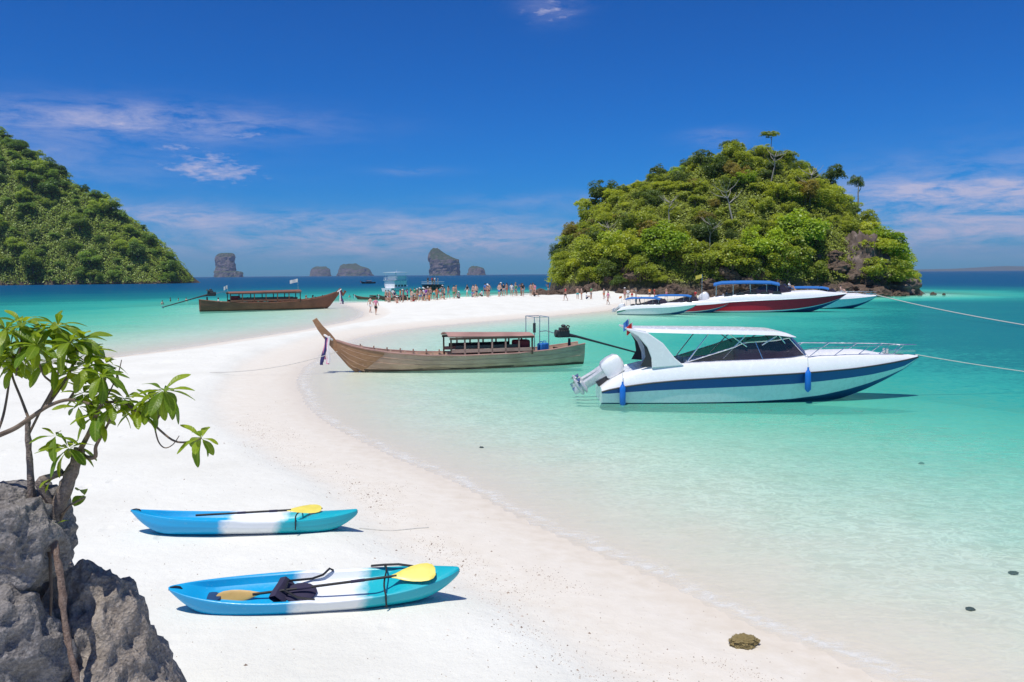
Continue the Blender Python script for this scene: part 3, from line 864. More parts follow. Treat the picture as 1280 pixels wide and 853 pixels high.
c = nmix(nt, nrange(nt, sc_, 0.62, 0.75, 0, 0.25), c, (0.72, 0.74, 0.72))
nt.links.new(c, b.inputs['Base Color'])
nt.links.new(nrange(nt, sc_, 0.3, 0.7, 0.28, 0.5), b.inputs['Roughness'])
nbump(nt, sc_, 0.08, 0.01, b)
MATS['kayak_plastic'] = m
BLACK = plain('black_rubber', (0.012, 0.012, 0.014), 0.6)
NAVY = plain('navy_fabric', (0.03, 0.025, 0.06), 0.85, bump=0.4, scale=10)
YELLOW = plain('yellow_blade', (0.78, 0.66, 0.12), 0.4)
ORANGE_BROWN = plain('worn_orange_blade', (0.55, 0.34, 0.10), 0.5)
ALU = plain('aluminium', (0.6, 0.61, 0.62), 0.3, 0.9)
DARKBLUE = plain('dark_hatch', (0.015, 0.05, 0.13), 0.4)

def kayak_hull(L=3.36, B=0.74):
    secs = []
    N = 44
    for i in range(N + 1):
        t = i / N; x = (t - .5) * L; u = abs(2 * t - 1)
        hb = B / 2 * max(0.02, (1 - u ** 2.6)) ** 0.72
        if t < .5: hb = max(hb, 0.035)
        rim = 0.24 + 0.11 * u ** 2.6 + (0.02 if t < .5 else -.03 * u)
        keel = 0.0 + (0.36 if t < .5 else 0.26) * max(0, (u - .62) / .38) ** 2.2
        dep = 0.12 * float(smooth01(0.93, 0.72, u) if t < .5 else smooth01(0.62, 0.40, u))
        crown_h = 0.05 * float(smooth01(0.4, 0.62, u)) * (1 - u * .5) if t > .5 else 0.0
        zs = lambda f: keel + (rim - keel) * f
        ring = [(0, keel), (.42, zs(.02)), (.72, zs(.13)), (.90, zs(.42)), (.965, zs(.60)), (.955, zs(.66)), (1.0, zs(.88)), (1.0, zs(.98)), (.94, zs(1.0)),
                (.84, zs(1.0) + crown_h * .3), (.76, zs(1.0) - dep * .8 + crown_h * .6), (.45, zs(1.0) - dep + crown_h), (0, zs(1.0) - dep + crown_h * 1.15)]
        right = [(x, -y * hb, z) for y, z in ring]; left = [(x, y * hb, z) for y, z in ring[::-1][1:-1]]
        secs.append(right + left)
    mb = MB(); mb.loft(secs, closed=True, cap0=True, cap1=True)
    return mb

def kayak(label, p0, p1, roll, seat):
    """p0 / p1: points on the ground under the blue end and the teal end"""
    mid = (p0 + p1) / 2; yaw = math.atan2(p1.y - p0.y, p1.x - p0.x)
    gzm = min(gz(mid.x, mid.y), (p0.z + p1.z) / 2) 
    pitch = -math.atan2(p1.z - p0.z, (p1 - p0).xy.length)
    k = empty('kayak', (mid.x, mid.y, (gz(mid.x, mid.y) + (p0.z + p1.z) / 2) / 2 - .012))
    k.rotation_mode = 'ZYX'; k.rotation_euler = (roll, pitch * .6, yaw)
    h = kayak_hull().build('hull', MATS['kayak_plastic'], k)
    s = h.modifiers.new('s', 'SUBSURF'); s.levels = 1; s.render_levels = 1
    for sx_ in (-1, 1):
        mb = MB(); x = 1.60 * sx_; z = .365 if sx_ < 0 else .305
        mb.tube([(x - .07, 0, z - .03), (x - .05, 0, z + .0), (x, 0, z + .01), (x + .05, 0, z - .0), (x + .07, 0, z - .03)], .011, 6)
        mb.build('carry_handle', BLACK, k)
    mb = MB(); mb.tube([(-1.22, 0, .17), (-1.22, 0, .205)], [.12, .11], 16); mb.build('hatch_cover', DARKBLUE, k)
    if seat:
        s = empty('seat', (-.34, .02, .125)); s.parent = k
        mb = MB(); mb.loft([[(a * .06 - .04 + .05 * math.sin(y * 6), y, zz_) for y in (-.21, -.1, 0, .1, .21)] for a, zz_ in ((0, 0), (-1.0, .05), (-2.0, .10), (-2.1, .13), (-1.0, .14), (.2, .07), (1.0, 0))], closed=False)
        mb.build('backrest', NAVY, s)
        mb = MB(); mb.ellipsoid((.12, 0, .035), (.2, .2, .05), 14, 8); mb.build('cushion', NAVY, s)
        mb = MB(); mb.tube([(.5, .30, .12), (.46, .28, .16), (.38, .25, .10), (.25, .23, .07), (.1, .19, .09), (-.02, .12, .13), (-.04, -.1, .13), (.1, -.2, .09), (.3, -.28, .09)], .014, 6)
        mb.build('strap', BLACK, s)
    # bungee over the fore deck
    mb = MB()
    ys = [i / 10 - 1 for i in range(21)]
    mb.tube([(.78 + .02 * math.sin(y * 3), y * .385, .25 + .045 * (1 - y * y) - .14 * max(0, abs(y) - .9) / .1) for y in ys], .011, 6); mb.build('bungee_cord', BLACK, k)
    mb = MB(); mb.tube([(.62, .34, .255), (.78, .28, .29), (.95, .22, .315), (1.12, .12, .33)], .02, 6, .6); mb.build('paddle_leash', BLACK, k)
    tag(k, label, 'kayak', 'sit-on-top kayaks on the sand')
    return k

def paddle(label, parent_k, x0, x1, y0, y1, z0, z1, blade_tilt, both):
    """x0 blade end .. x1; local kayak coordinates turned into world ones"""
    M = Matrix.LocRotScale(parent_k.location, parent_k.rotation_euler.to_matrix().to_quaternion() if False else parent_k.rotation_euler.to_quaternion(), None)
    p = empty('paddle')
    A = Vector((x0, y0, z0)); Bv = Vector((x1, y1, z1)); d = (Bv - A).normalized()
    up = Vector((0, 0, 1)); side = d.cross(up).normalized(); up = side.cross(d)
    rot = Matrix((d, -side, up)).transposed()
    p.matrix_world = M @ Matrix.Translation(A) @ rot.to_4x4()
    Ltot = (Bv - A).length
    mb = MB(); mb.tube([(.30 if both else 0, 0, 0), (Ltot - .34, 0, 0)], .016, 10); mb.build('shaft', BLACK, p)
    for g0 in (.35, .62): mb = MB(); mb.tube([(Ltot * g0, 0, 0), (Ltot * (g0 + .07), 0, 0)], .019, 10); mb.build('grip', NAVY, p)
    def blade(sx_, x_, mat, rotx):
        mb = MB(); secs = []
        prof = [(a_, w_ * (1 if mat is YELLOW else .62)) for a_, w_ in [(0, .02), (.05, .035), (.14, .075), (.24, .105), (.34, .122), (.43, .12), (.49, .095), (.52, .05)]]
        for a, w in prof:
            ring = []
            for q in range(12):
                an = 6.2832 * q / 12
                y = math.cos(an) * w * (1 + .08 * (math.cos(an) > 0)); z = math.sin(an) * .008 + .35 * y * y - .02 * a
                y, z = y * math.cos(rotx) - z * math.sin(rotx), y * math.sin(rotx) + z * math.cos(rotx)
                ring.append((x_ + sx_ * a, y, z))
            secs.append(ring)
        mb.loft(secs, closed=True, cap0=True, cap1=True); mb.build('blade', mat, p)
    blade(1, Ltot - .40, YELLOW, blade_tilt)
    if both: blade(-1, .40, ORANGE_BROWN, blade_tilt + .5)
    tag(p, label, 'paddle', 'kayak paddles')
    return p

kA = kayak('blue, white and teal kayak with navy seat back lying nearest the rock', pix_ground(230, 761), pix_ground(560, 748), R_(10), True)
kB = kayak('blue, white and teal kayak without a seat back, further up the sand', pix_ground(172, 667), pix_ground(438, 664), R_(-5), False)
paddle('yellow-bladed paddle laid along the kayak with the navy seat back', kA, -1.05, 1.25, -.02, -.12, .19, .375, .42, True)
paddle('yellow-bladed paddle laid along the kayak without a seat back', kB, -.75, 1.0, .05, .03, .26, .345, .35, False)

# ------------------------------------------------------------------ boats
WHITE = plain('white_gelcoat', (0.80, 0.81, 0.82), 0.22, var=.04)
PALE = plain('pale_hull', (0.76, 0.80, 0.80), 0.28, var=.05)
BLUE = plain('blue_stripe', (0.004, 0.07, 0.29), 0.4, var=.08)
DEEPBLUE = plain('antifoul_blue', (0.01, 0.10, 0.26), 0.5)
RED = plain('red_stripe', (0.95, 0.035, 0.06), 0.6, var=.08, spec=.15)
GREEN = plain('green_stripe', (0.02, 0.30, 0.20), 0.3)
CANOPY_BLUE = plain('blue_canvas', (0.02, 0.15, 0.46), 0.8, bump=.2)
FENDER_BLUE = plain('fender_blue', (0.01, 0.16, 0.62), 0.35)
STEEL = plain('stainless_steel', (0.72, 0.73, 0.74), 0.18, 0.95)
CHARCOAL = plain('charcoal', (0.03, 0.03, 0.035), 0.5)
GREY = plain('grey_vinyl', (0.34, 0.35, 0.37), 0.5)
SILVER = plain('outboard_silver', (0.60, 0.62, 0.64), 0.3, 0.3)
ROPE = plain('pale_rope', (0.62, 0.60, 0.54), 0.9, scale=30)
m, nt, b = newmat('tinted_glass'); b.inputs['Base Color'].default_value = (0.035, 0.026, 0.034, 1); b.inputs['Roughness'].default_value = .06
n = nnoise(nt, 3, 3, .5, objco(nt)); nt.links.new(nmix(nt, n, (0.03, .022, .03), (.06, .04, .055)), b.inputs['Base Color'])
b.inputs['Alpha'].default_value = 0.86; MATS['tinted_glass'] = m
GLASS = m

S = dict(
    x=[0, .25, .8, 1.6, 2.6, 4, 5.2, 6.4, 7.5, 8.5, 9.3, 10.0, 10.6, 11.1],
    hb=[1.18, 1.24, 1.30, 1.34, 1.37, 1.39, 1.38, 1.32, 1.20, 1.0, .77, .52, .27, .04],
    rz=[.42, .50, .62, .73, .82, .90, .96, 1.01, 1.07, 1.13, 1.20, 1.27, 1.34, 1.41],
    cb=[1.08, 1.10, 1.13, 1.16, 1.18, 1.18, 1.14, 1.03, .84, .58, .36, .19, .08, .015],
    cz=[.04, .04, .04, .04, .04, .05, .07, .12, .22, .38, .56, .78, 1.02, 1.36],
    kz=[-.34, -.35, -.36, -.36, -.36, -.36, -.35, -.32, -.24, -.02, .28, .62, .96, 1.34],
    fl=[.86, .70, .64, .61, .60, .60, .60, .60, .60, .57, .50, .42, .32, .25],
    dz=[.52, .72, 1.02, 1.22, 1.32, 1.38, 1.42, 1.47, 1.51, 1.53, 1.53, 1.51, 1.49, 1.46])
def sv(k, x): return interp(x, S['x'], S[k])

def speedboat(name, label, p_stern, p_bow, stripe, canopy, canopy_rows='hard', side=None, group='speedboats moored in the bay', Lw=8.6, flk=1.0, arch=True, engines=2, rails=True, bow_mat=None, bottom=None, windows=False):
    """p_stern / p_bow: points on the water at the stern and where the stem meets the water, along the near side"""
    yaw = math.atan2(p_bow.y - p_stern.y, p_bow.x - p_stern.x)
    L = (p_bow - p_stern).length; sc = L / Lw
    bt = empty(name, p_stern, (0, 0, yaw)); bt.scale = (sc,) * 3
    # the near (starboard) side runs through p_stern, so the centre line lies half a beam further off
    bt.location = p_stern + Vector((-math.sin(yaw), math.cos(yaw), 0)) * (1.15 * sc)
    xs = list(np.linspace(0, 11.1, 46))
    def strip(pa, pb, nrow=3):
        mb = MB()
        for s_ in (-1, 1):
            mb.loft([[tuple(np.array(pa(x, s_)) * (1 - r / nrow) + np.array(pb(x, s_)) * (r / nrow)) for r in range(nrow + 1)] for x in xs])
        return mb
    keel = lambda x, s_: (x, 0, sv('kz', x)); chine = lambda x, s_: (x, s_ * sv('cb', x), sv('cz', x))
    rub = lambda x, s_: (x, s_ * sv('hb', x), sv('rz', x))
    def low(x, s_):
        f = sv('fl', x) * flk; a, b_ = np.array(chine(x, s_)), np.array(rub(x, s_))
        return tuple(a + (b_ - a) * f)
    side_m = side or PALE
    mb = strip(keel, chine); mb.build('hull_bottom', bottom or DEEPBLUE, bt)
    strip(chine, low).build('hull_side', side_m, bt)
    strip(low, rub).build('hull_stripe', stripe, bt)
    if bow_mat:
        mb = MB()
        for s_ in (-1, 1):
            sx2 = list(np.linspace(-.0, 1.3, 8))
            mb.loft([[tuple(np.array(chine(x, s_)) * (1 - r) * (1, 1, 1) + np.array(rub(x, s_)) * r + np.array((0, s_ * .012, 0))) for r in (.35 + .4 * x / 1.3, .6 + .3 * x / 1.3, .9)] for x in sx2])
        mb.build('stern_flash', bow_mat, bt)
    mb = MB()
    t0 = [keel(0, 1), chine(0, 1), rub(0, 1), (0, sv('hb', 0) - .1, sv('dz', 0)), (0, -(sv('hb', 0) - .1), sv('dz', 0)), rub(0, -1), chine(0, -1)]
    mb.add(t0, [tuple(range(7))]); mb.build('transom', WHITE, bt, smooth=False)
    mb = MB()
    for s_ in (-1, 1): mb.tube([tuple(np.array(rub(x, s_)) + np.array((0, s_ * .01, 0))) for x in xs], .028, 6)
    mb.build('rub_rail', CHARCOAL if stripe is BLUE else side_m, bt)
    # topside and deck with a sunken cockpit between x = 1.6 and 6.5
    edge = lambda x, s_: (x, s_ * max(sv('hb', x) - .10 - .10 * min(1, max(0, (11.1 - x) / 2)), .01), sv('dz', x))
    def mid(x, s_):
        a, b_ = np.array(rub(x, s_)), np.array(edge(x, s_)); q = a * .45 + b_ * .55; q[1] = s_ * (abs(q[1]) + .06 * min(1, (11.1 - x))); return tuple(q)
    mb = MB()
    for s_ in (-1, 1): mb.loft([[rub(x, s_), mid(x, s_), edge(x, s_)] for x in xs])
    mb.build('topside', WHITE, bt)
    mb = MB(); secs = []
    for x in xs:
        e = edge(x, 1); w = e[1]; z = e[2]
        cock = float(smooth01(1.45, 1.75, x) * smooth01(6.7, 6.4, x)); cab = float(smooth01(6.2, 7.0, x) * smooth01(10.3, 8.8, x))
        ci = max(w - .16, .3 * w)
        pr = [(w, z), (ci, z + .03 + .05 * cab), (ci - .03, z - .75 * cock + .06 * cab), (ci * .5, z - .75 * cock + .15 * cab), (0, z - .75 * cock + .18 * cab)]
        secs.append([(x, y, q) for y, q in pr] + [(x, -y, q) for y, q in pr[::-1][1:]])
    mb.loft(secs); mb.build('deck', WHITE, bt)
    # seats
    for x in (2.2, 3.2, 4.2, 5.2):
        mb = MB(); mb.box((x, .62, .95), (.5, .7, .28)); mb.box((x, -.62, .95), (.5, .7, .28)); mb.box((x - .25, .62, 1.18), (.12, .7, .5)); mb.box((x - .25, -.62, 1.18), (.12, .7, .5))
        mb.build('bench_seat', GREY, bt, bevel=.04)
    mb = MB(); mb.box((5.95, -.45, 1.25), (.45, .7, .75)); mb.build('helm_console', CHARCOAL, bt, bevel=.05)
    # windscreen: low dark side glass sweeping forward to a raked front
    def lowerU(t):
        # t -1..1 round the U from port aft to starboard aft
        a = abs(t); s_ = 1 if t >= 0 else -1
        if a < .3: x = 7.15 - .25 * (a / .3) ** 2; y = s_ * a / .3 * .85
        else: x = 6.9 - (a - .3) / .7 * 4.1; y = s_ * (.85 + .17 * min(1, (a - .3) / .25))
        return Vector((x, y, sv('dz', x) + .04 + .08 * max(0, (x - 6.3)) / .9))
    def upperU(t):
        p = lowerU(t); a = abs(t)
        h = .58 * (1 - max(0, (a - .62) / .38)) ** 1.0
        back = .52 if a < .3 else .52 * max(0, 1 - (a - .3) / .45)
        return Vector((p.x - back, p.y * (.90 if a < .7 else 1), p.z + h + .005))
    ts = [i / 30 for i in range(-30, 31)]
    mb = MB(); mb.loft([[lowerU(t), lowerU(t).lerp(upperU(t), .5), upperU(t)] for t in ts]); mb.build('windscreen', GLASS, bt)
    mb = MB(); mb.tube([upperU(t) for t in ts], .022, 6); mb.tube([lowerU(t) for t in ts], .02, 6)
    for t in (-.55, -.3, -.1, .1, .3, .55): mb.tube([lowerU(t), upperU(t)], .018, 6)
    mb.build('windscreen_frame', STEEL if stripe is BLUE else CHARCOAL, bt)
    if windows:
        for x in (2.0, 2.9, 3.8, 4.7, 5.6):
            for s_ in (-1, 1):
                mb = MB(); mb.prism([(x, sv('dz', x) - .02), (x + .72, sv('dz', x) - .0), (x + .55, sv('dz', x) + .2), (x + .12, sv('dz', x) + .2)], s_ * 1.15, s_ * 1.19)
                mb.build('side_window', CHARCOAL, bt)
    # canopy
    cp = empty('canopy'); cp.parent = bt
    if canopy_rows == 'hard':
        secs = []
        for x, w, z, th in [(.95, .98, 2.46, .03), (1.2, 1.06, 2.42, .12), (3, 1.12, 2.36, .16), (5, 1.12, 2.31, .17), (5.9, 1.08, 2.28, .16), (6.35, .98, 2.22, .11), (6.6, .85, 2.19, .03)]:
            secs.append([(x, w, z), (x, w * .93, z + th * .8), (x, w * .5, z + th), (x, 0, z + th * 1.08), (x, -w * .5, z + th), (x, -w * .93, z + th * .8), (x, -w, z), (x, -w * .5, z - .01), (x, w * .5, z - .01)])
        mb = MB(); mb.loft(secs, closed=True, cap0=True, cap1=True); mb.build('canopy_top', canopy, cp)
        posts = [((4.1, 1.0, 1.5), (4.9, 1.0, 2.33)), ((4.9, 1.0, 1.9), (4.3, 1.0, 2.33)), ((6.2, .95, 2.0), (6.0, .95, 2.25)), ((2.9, 1.02, 1.42), (3.6, 1.0, 2.33)), ((5.4, 1.0, 1.95), (5.9, .98, 2.25))]
    else:
        secs = []
        for i in range(9):
            x = 1.2 + i * .62; w = 1.12
            z = 2.25 + .06 * math.sin(i * math.pi / 8) - (.12 if i in (0, 8) else 0)
            secs.append([(x, w, z - .10), (x, w, z), (x, .6, z + .12), (x, 0, z + .16), (x, -.6, z + .12), (x, -w, z), (x, -w, z - .10), (x, -.6, z + .09), (x, 0, z + .13), (x, .6, z + .09)])
        mb = MB(); mb.loft(secs, closed=True, cap0=True, cap1=True); mb.build('canopy_top', canopy, cp)
        posts = [((x, 1.08, 1.3), (x, 1.08, 2.2)) for x in (1.4, 2.7, 4.0, 5.2, 6.0)]
    for a, b_ in posts:
        for s_ in (-1, 1):
            mb = MB(); mb.tube([(a[0], a[1] * s_, a[2]), (b_[0], b_[1] * s_, b_[2])], .022, 6); mb.build('canopy_post', STEEL, cp)
    if arch:
        ar = empty('radar_arch'); ar.parent = bt
        poly = [(2.75, 1.30), (2.45, 1.55), (2.05, 2.05), (1.55, 2.40), (.86, 2.56), (.84, 2.50), (1.22, 2.28), (1.52, 1.92), (1.66, 1.55), (1.68, 1.22)]
        for s_ in (-1, 1):
            mb = MB(); mb.prism(poly, s_ * 1.10, s_ * 1.24); mb.build('arch_leg', WHITE, ar, smooth=False, bevel=.03)
            mb = MB(); mb.prism([(1.72, 1.25), (1.70, 1.55), (1.56, 1.93), (1.24, 2.28), (1.42, 1.95), (1.47, 1.6), (1.3, 1.28)], s_ * 1.15, s_ * 1.18); mb.build('arch_panel', CHARCOAL, ar, smooth=False)
        mb = MB(); mb.loft([[(.86, y, 2.555), (1.5, y, 2.46), (1.5, y, 2.40), (.86, y, 2.50)] for y in (-1.1, -.5, 0, .5, 1.1)], closed=True, cap0=True, cap1=True); mb.build('arch_top', WHITE, ar)
    if rails:
        rl = empty('bow_rail'); rl.parent = bt
        mb = MB(); pts = []
        for s_, rngx in ((-1, np.linspace(6.7, 10.9, 14)), (1, np.linspace(10.9, 6.7, 14))):
            for x in rngx: pts.append((x + .12, s_ * max(edge(min(x, 11), 1)[1] - .05, .06), 1.86 - .02 * (x > 10) - .16 * max(0, 7.2 - x)))
        mb.tube(pts, .018, 6); mb.build('rail', STEEL, rl)
        for x in (7.3, 8.2, 9.1, 9.9, 10.5):
            for s_ in (-1, 1):
                mb = MB(); w = max(edge(x, 1)[1] - .05, .08)
                mb.tube([(x - .35, s_ * w * 1.03, sv('dz', x)), (x + .1, s_ * (w - .02), 1.85)], .014, 6); mb.build('stanchion', STEEL, rl)
        mb = MB(); mb.box((10.3, 0, 1.6), (.5, .25, .12)); mb.box((10.7, 0, 1.62), (.6, .1, .07)); mb.tube([(10.0, -.15, 1.56), (10.0, -.15, 1.72)], .05, 8); mb.tube([(10.0, .15, 1.56), (10.0, .15, 1.72)], .05, 8); mb.build('windlass', STEEL, bt)
    for e in range(engines):
        y0 = (e - (engines - 1) / 2) * .75
        en = empty('outboard_motor', (-.02, y0, .86), (0, R_(58 + 4 * e), 0)); en.parent = bt
        mb = MB()      # local z runs up the leg, x forward
        secs = []
        for z, a, b_, ox in [(.22, .24, .17, 0), (.30, .33, .22, .0), (.55, .36, .24, -.02), (.80, .33, .22, -.04), (.93, .22, .15, -.06), (.97, .08, .05, -.07)]:
            secs.append([(ox + a * math.copysign(abs(math.cos(q)) ** .7, math.cos(q)), b_ * math.copysign(abs(math.sin(q)) ** .7, math.sin(q)), z) for q in [6.2832 * i / 16 for i in range(16)]])
        mb.loft(secs, closed=True, cap0=True, cap1=True); mb.build('cowling', WHITE if e == 0 else SILVER, en)
        mb = MB(); mb.loft([[(a * sx_, b_ * sy_, z) for sx_, sy_ in ((1, .4), (.4, 1), (-.6, 1), (-1, .2), (-1, -.2), (-.6, -1), (.4, -1), (1, -.4))] for z, a, b_ in [(.25, .22, .13), (-.1, .17, .09), (-.55, .15, .06), (-.62, .26, .11), (-.66, .26, .11), (-.7, .15, .05), (-1.02, .12, .03)]], closed=True, cap0=True, cap1=True)
        mb.build('leg', SILVER, en)
        mb = MB(); mb.tube([(.26, 0, -.78), (.2, 0, -.78), (-.1, 0, -.78), (-.3, 0, -.78), (-.36, 0, -.78)], [.02, .07, .085, .06, .02], 10); mb.build('gearcase', SILVER, en)
        mb = MB()
        for q in range(3):
            an = q * 2.094
            mb.loft([[(-.28 + .04 * w, r_ * math.cos(an + w * .5), -.78 + r_ * math.sin(an + w * .5)) for w in (-1, -.3, .4, 1)] for r_ in (.05, .12, .18, .2)])
        mb.build('propeller', STEEL, en)
        mb = MB(); mb.box((.2, 0, .05), (.18, .22, .5)); mb.build('bracket', CHARCOAL, en)
    tag(bt, label, 'speedboat', group)
    return bt

SB = speedboat('speedboat', 'white speedboat with dark blue stripe and white hard top anchored in the bay', pix(752, 505.5), pix(1072, 503.5), BLUE, WHITE)
def world_of(o, p):
    M = Matrix.LocRotScale(o.location, o.rotation_euler.to_quaternion(), o.scale); return M @ Vector(p)
def fender(label, o, x):
    y = -(sv('hb', x) + .09)
    f = empty('boat_fender', world_of(o, (x, y, sv('rz', x) - .62)))
    mb = MB(); mb.tube([(0, 0, -.02), (0, 0, .02), (0, 0, .08), (0, 0, .6), (0, 0, .66), (0, 0, .72), (0, 0, .8)], [.02, .06, .1, .1, .07, .035, .03], 12); mb.build('body', FENDER_BLUE, f)
    mb = MB(); mb.tube([(0, 0, .78), (0, .03, .95), (0, .1, 1.2)], .009, 5); mb.build('line', ROPE, f)
    tag(f, label, 'fender', 'blue fenders on the white speedboat')
fender('blue cylindrical fender hanging by the stern of the white speedboat', SB, .68)
fender('blue cylindrical fender hanging amidships on the white speedboat', SB, 6.85)

BLUE2 = CANOPY_BLUE
b1 = speedboat('tour_speedboat', 'white speedboat with green stern flash moored by the beach, stern to the sand', pix(771, 393), pix(846, 393.8), PALE, CANOPY_BLUE, 'soft', side=PALE, engines=2, arch=False, rails=False, bow_mat=GREEN, windows=True)
b2 = speedboat('tour_speedboat', 'small red and white speedboat wedged between the green-tailed and the long red boats', pix(806, 391), pix(887, 391.6), RED, CANOPY_BLUE, 'soft', side=WHITE, flk=.15, engines=1, arch=False, rails=False, windows=True)
b3 = speedboat('tour_speedboat', 'long speedboat with broad red stripe and blue canvas canopy near the island', pix(872, 390.5), pix(1016, 391), RED, CANOPY_BLUE, 'soft', side=WHITE, flk=.15, engines=2, arch=False, rails=False, windows=True)
b4 = speedboat('tour_speedboat', 'plain white speedboat with its bow pointing out past the red boat', pix(962, 386), pix(1066, 386.5), PALE, CANOPY_BLUE, 'soft', side=WHITE, engines=2, arch=False, rails=True)

# ------------------------------------------------------------------ longtail boats
HULLWOOD = wood('weathered_hull_wood', (0.46, 0.28, 0.19), (0.66, 0.46, 0.34))
PROWWOOD = wood('varnished_prow_wood', (0.30, 0.15, 0.07), (0.48, 0.27, 0.14), 0.45)
REDWOOD = wood('red_brown_wood', (0.16, 0.06, 0.035), (0.27, 0.115, 0.065))
ROOFWOOD = wood('pink_brown_roof', (0.36, 0.20, 0.165), (0.48, 0.29, 0.24))
DARKWOOD = wood('dark_wood', (0.05, 0.035, 0.025), (0.11, 0.075, 0.05))
BLUEPAINT = plain('blue_drum', (0.02, 0.16, 0.5), 0.45)
RIB_P = plain('pink_ribbon', (0.75, 0.28, 0.42), 0.7); RIB_W = plain('white_ribbon', (0.8, 0.78, 0.76), 0.7); RIB_B = plain('dark_blue_ribbon', (0.03, 0.03, 0.14), 0.7)
MAROON = plain('maroon_cloth', (0.20, 0.02, 0.03), 0.8)

def longtail(label, p_stern, p_bow, near, hull_mat, prow_mat, roof_mat, roof=(.22, .56), L0=12.0, frame=True, prow_h=2.4, roof_z=1.45, group='longtail boats', tail_up=True, name='longtail_boat', planks=True, cargo=True, tail=True):
    """p_stern, p_bow: near-side waterline points. near: +1 when the port side faces the camera (bow to the left)"""
    yaw = math.atan2(p_bow.y - p_stern.y, p_bow.x - p_stern.x)
    sc = (p_bow - p_stern).length / (L0 * .885)
    bt = empty(name, p_stern, (0, 0, yaw)); bt.scale = (sc,) * 3
    bt.location = p_stern + Vector((-math.sin(yaw), math.cos(yaw), 0)) * (-near * .7 * sc)
    T = [0, .04, .15, .3, .5, .65, .78, .86, .92, .97]
    HB = [.52, .60, .82, .98, 1.02, .95, .74, .50, .29, .12]
    SZ = [.98, .92, .76, .66, .64, .70, .86, 1.02, 1.20, 1.42]
    KZ = [-.16, -.2, -.26, -.28, -.28, -.26, -.22, -.16, .22, .86]
    f = lambda A, t: interp(t, T, A)
    ts = list(np.linspace(0, .97, 50))
    def sec(t, off=0.0):
        hb, sz, kz = f(HB, t), f(SZ, t), f(KZ, t); x = t * L0
        pts = [(0, kz), (.5 * hb, kz + .10 * (sz - kz)), (.80 * hb, kz + .36 * (sz - kz)), (.93 * hb, kz + .66 * (sz - kz)), (hb, sz)]
        return [(x, y + off if y > 0 else y, z) for y, z in pts]
    mb = MB(); secs = []
    for t in ts:
        s_ = sec(t); th = min(.045, .5 * f(HB, t))
        inner = [(x, max(y - th, 0), z + .05 if i < 4 else z) for i, (x, y, z) in enumerate(s_)]
        fl = .18 if .02 < t < .88 else 0
        inner = [(x, y, max(z, min(fl, f(SZ, t) - .1))) for x, y, z in inner]
        half = s_ + inner[::-1]
        secs.append(half + [(x, -y, z) for x, y, z in half[::-1]])
    mb.loft(secs, closed=True, cap0=True, cap1=True); hull = mb.build('hull', hull_mat, bt)
    if planks:
        for fr_ in (.30, .55, .78):
            for s_ in (-1, 1):
                pts = []
                for t in np.linspace(.02, .955, 34):
                    q = sec(t); zt = q[0][2] + fr_ * (q[4][2] - q[0][2])
                    y = interp(zt, [p[2] for p in q], [p[1] for p in q]); pts.append((t * L0, s_ * (y + .004), zt))
                mb = MB(); mb.tube(pts, .013, 5); mb.build('strake', hull_mat, hull)
    for s_ in (-1, 1):
        mb = MB(); mb.tube([(t * L0, s_ * f(HB, t), f(SZ, t) + .015) for t in ts], .042, 7); mb.build('gunwale', ROOFWOOD if planks else hull_mat, bt)
    mb = MB()      # grime and weed along the water line
    for s_ in (-1, 1):
        rows = []
        for t in np.linspace(.0, .915, 40):
            q = sec(t); pz = [p[2] for p in q]; py = [p[1] for p in q]
            rows.append([(t * L0, s_ * (interp(z, pz, py) + .006), max(z, pz[0] + .01)) for z in (-.08, .0, .05 + .015 * math.sin(t * 40), .10 + .02 * math.sin(t * 23))])
        mb.loft(rows)
    mb.build('waterline_band', DARKWOOD, bt)
    # prow: bow cheek in varnished wood and the tall curved stem
    mb = MB()
    for s_ in (-1, 1):
        rows = []
        for t in np.linspace(.80, .97, 12):
            q = sec(t); lo_ = q[4][2] - (q[4][2] - q[1][2]) * min(1, .12 + (t - .80) / .09); pz = [p[2] for p in q]; py = [p[1] for p in q]
            rows.append([(t * L0, s_ * (interp(z, pz, py) + .012), z) for z in np.linspace(lo_, q[4][2], 4)])
        mb.loft(rows)
    mb.build('bow_cheek', prow_mat, bt)
    mb = MB()
    P = [(.895 * L0, -.05), (.925 * L0, .30), (.955 * L0, .80), (.985 * L0, 1.30), (1.005 * L0, 1.62), (1.03 * L0, prow_h - .4), (1.05 * L0, prow_h)]
    W = [.09, .12, .17, .22, .22, .17, .13]
    secs = []
    for i, (x, z) in enumerate(P):
        j0, j1 = max(i - 1, 0), min(i + 1, len(P) - 1)
        d = Vector((P[j1][0] - P[j0][0], 0, P[j1][1] - P[j0][1])).normalized(); nn = Vector((-d.z, 0, d.x)); w = W[i]
        c0 = Vector((x, 0, z))
        secs.append([tuple(c0 + nn * w + Vector((0, .06, 0))), tuple(c0 + nn * w - Vector((0, .06, 0))), tuple(c0 - nn * w * .7 - Vector((0, .035, 0))), tuple(c0 - nn * w * .7 + Vector((0, .035, 0)))])
    mb.loft(secs, closed=True, cap0=True, cap1=True); mb.build('prow', prow_mat, bt, bevel=.015)
    # ribbons tied round the prow
    rb = empty('prow_ribbons', (1.0 * L0, 0, 1.55)); rb.parent = bt
    rr2 = random.Random(4)
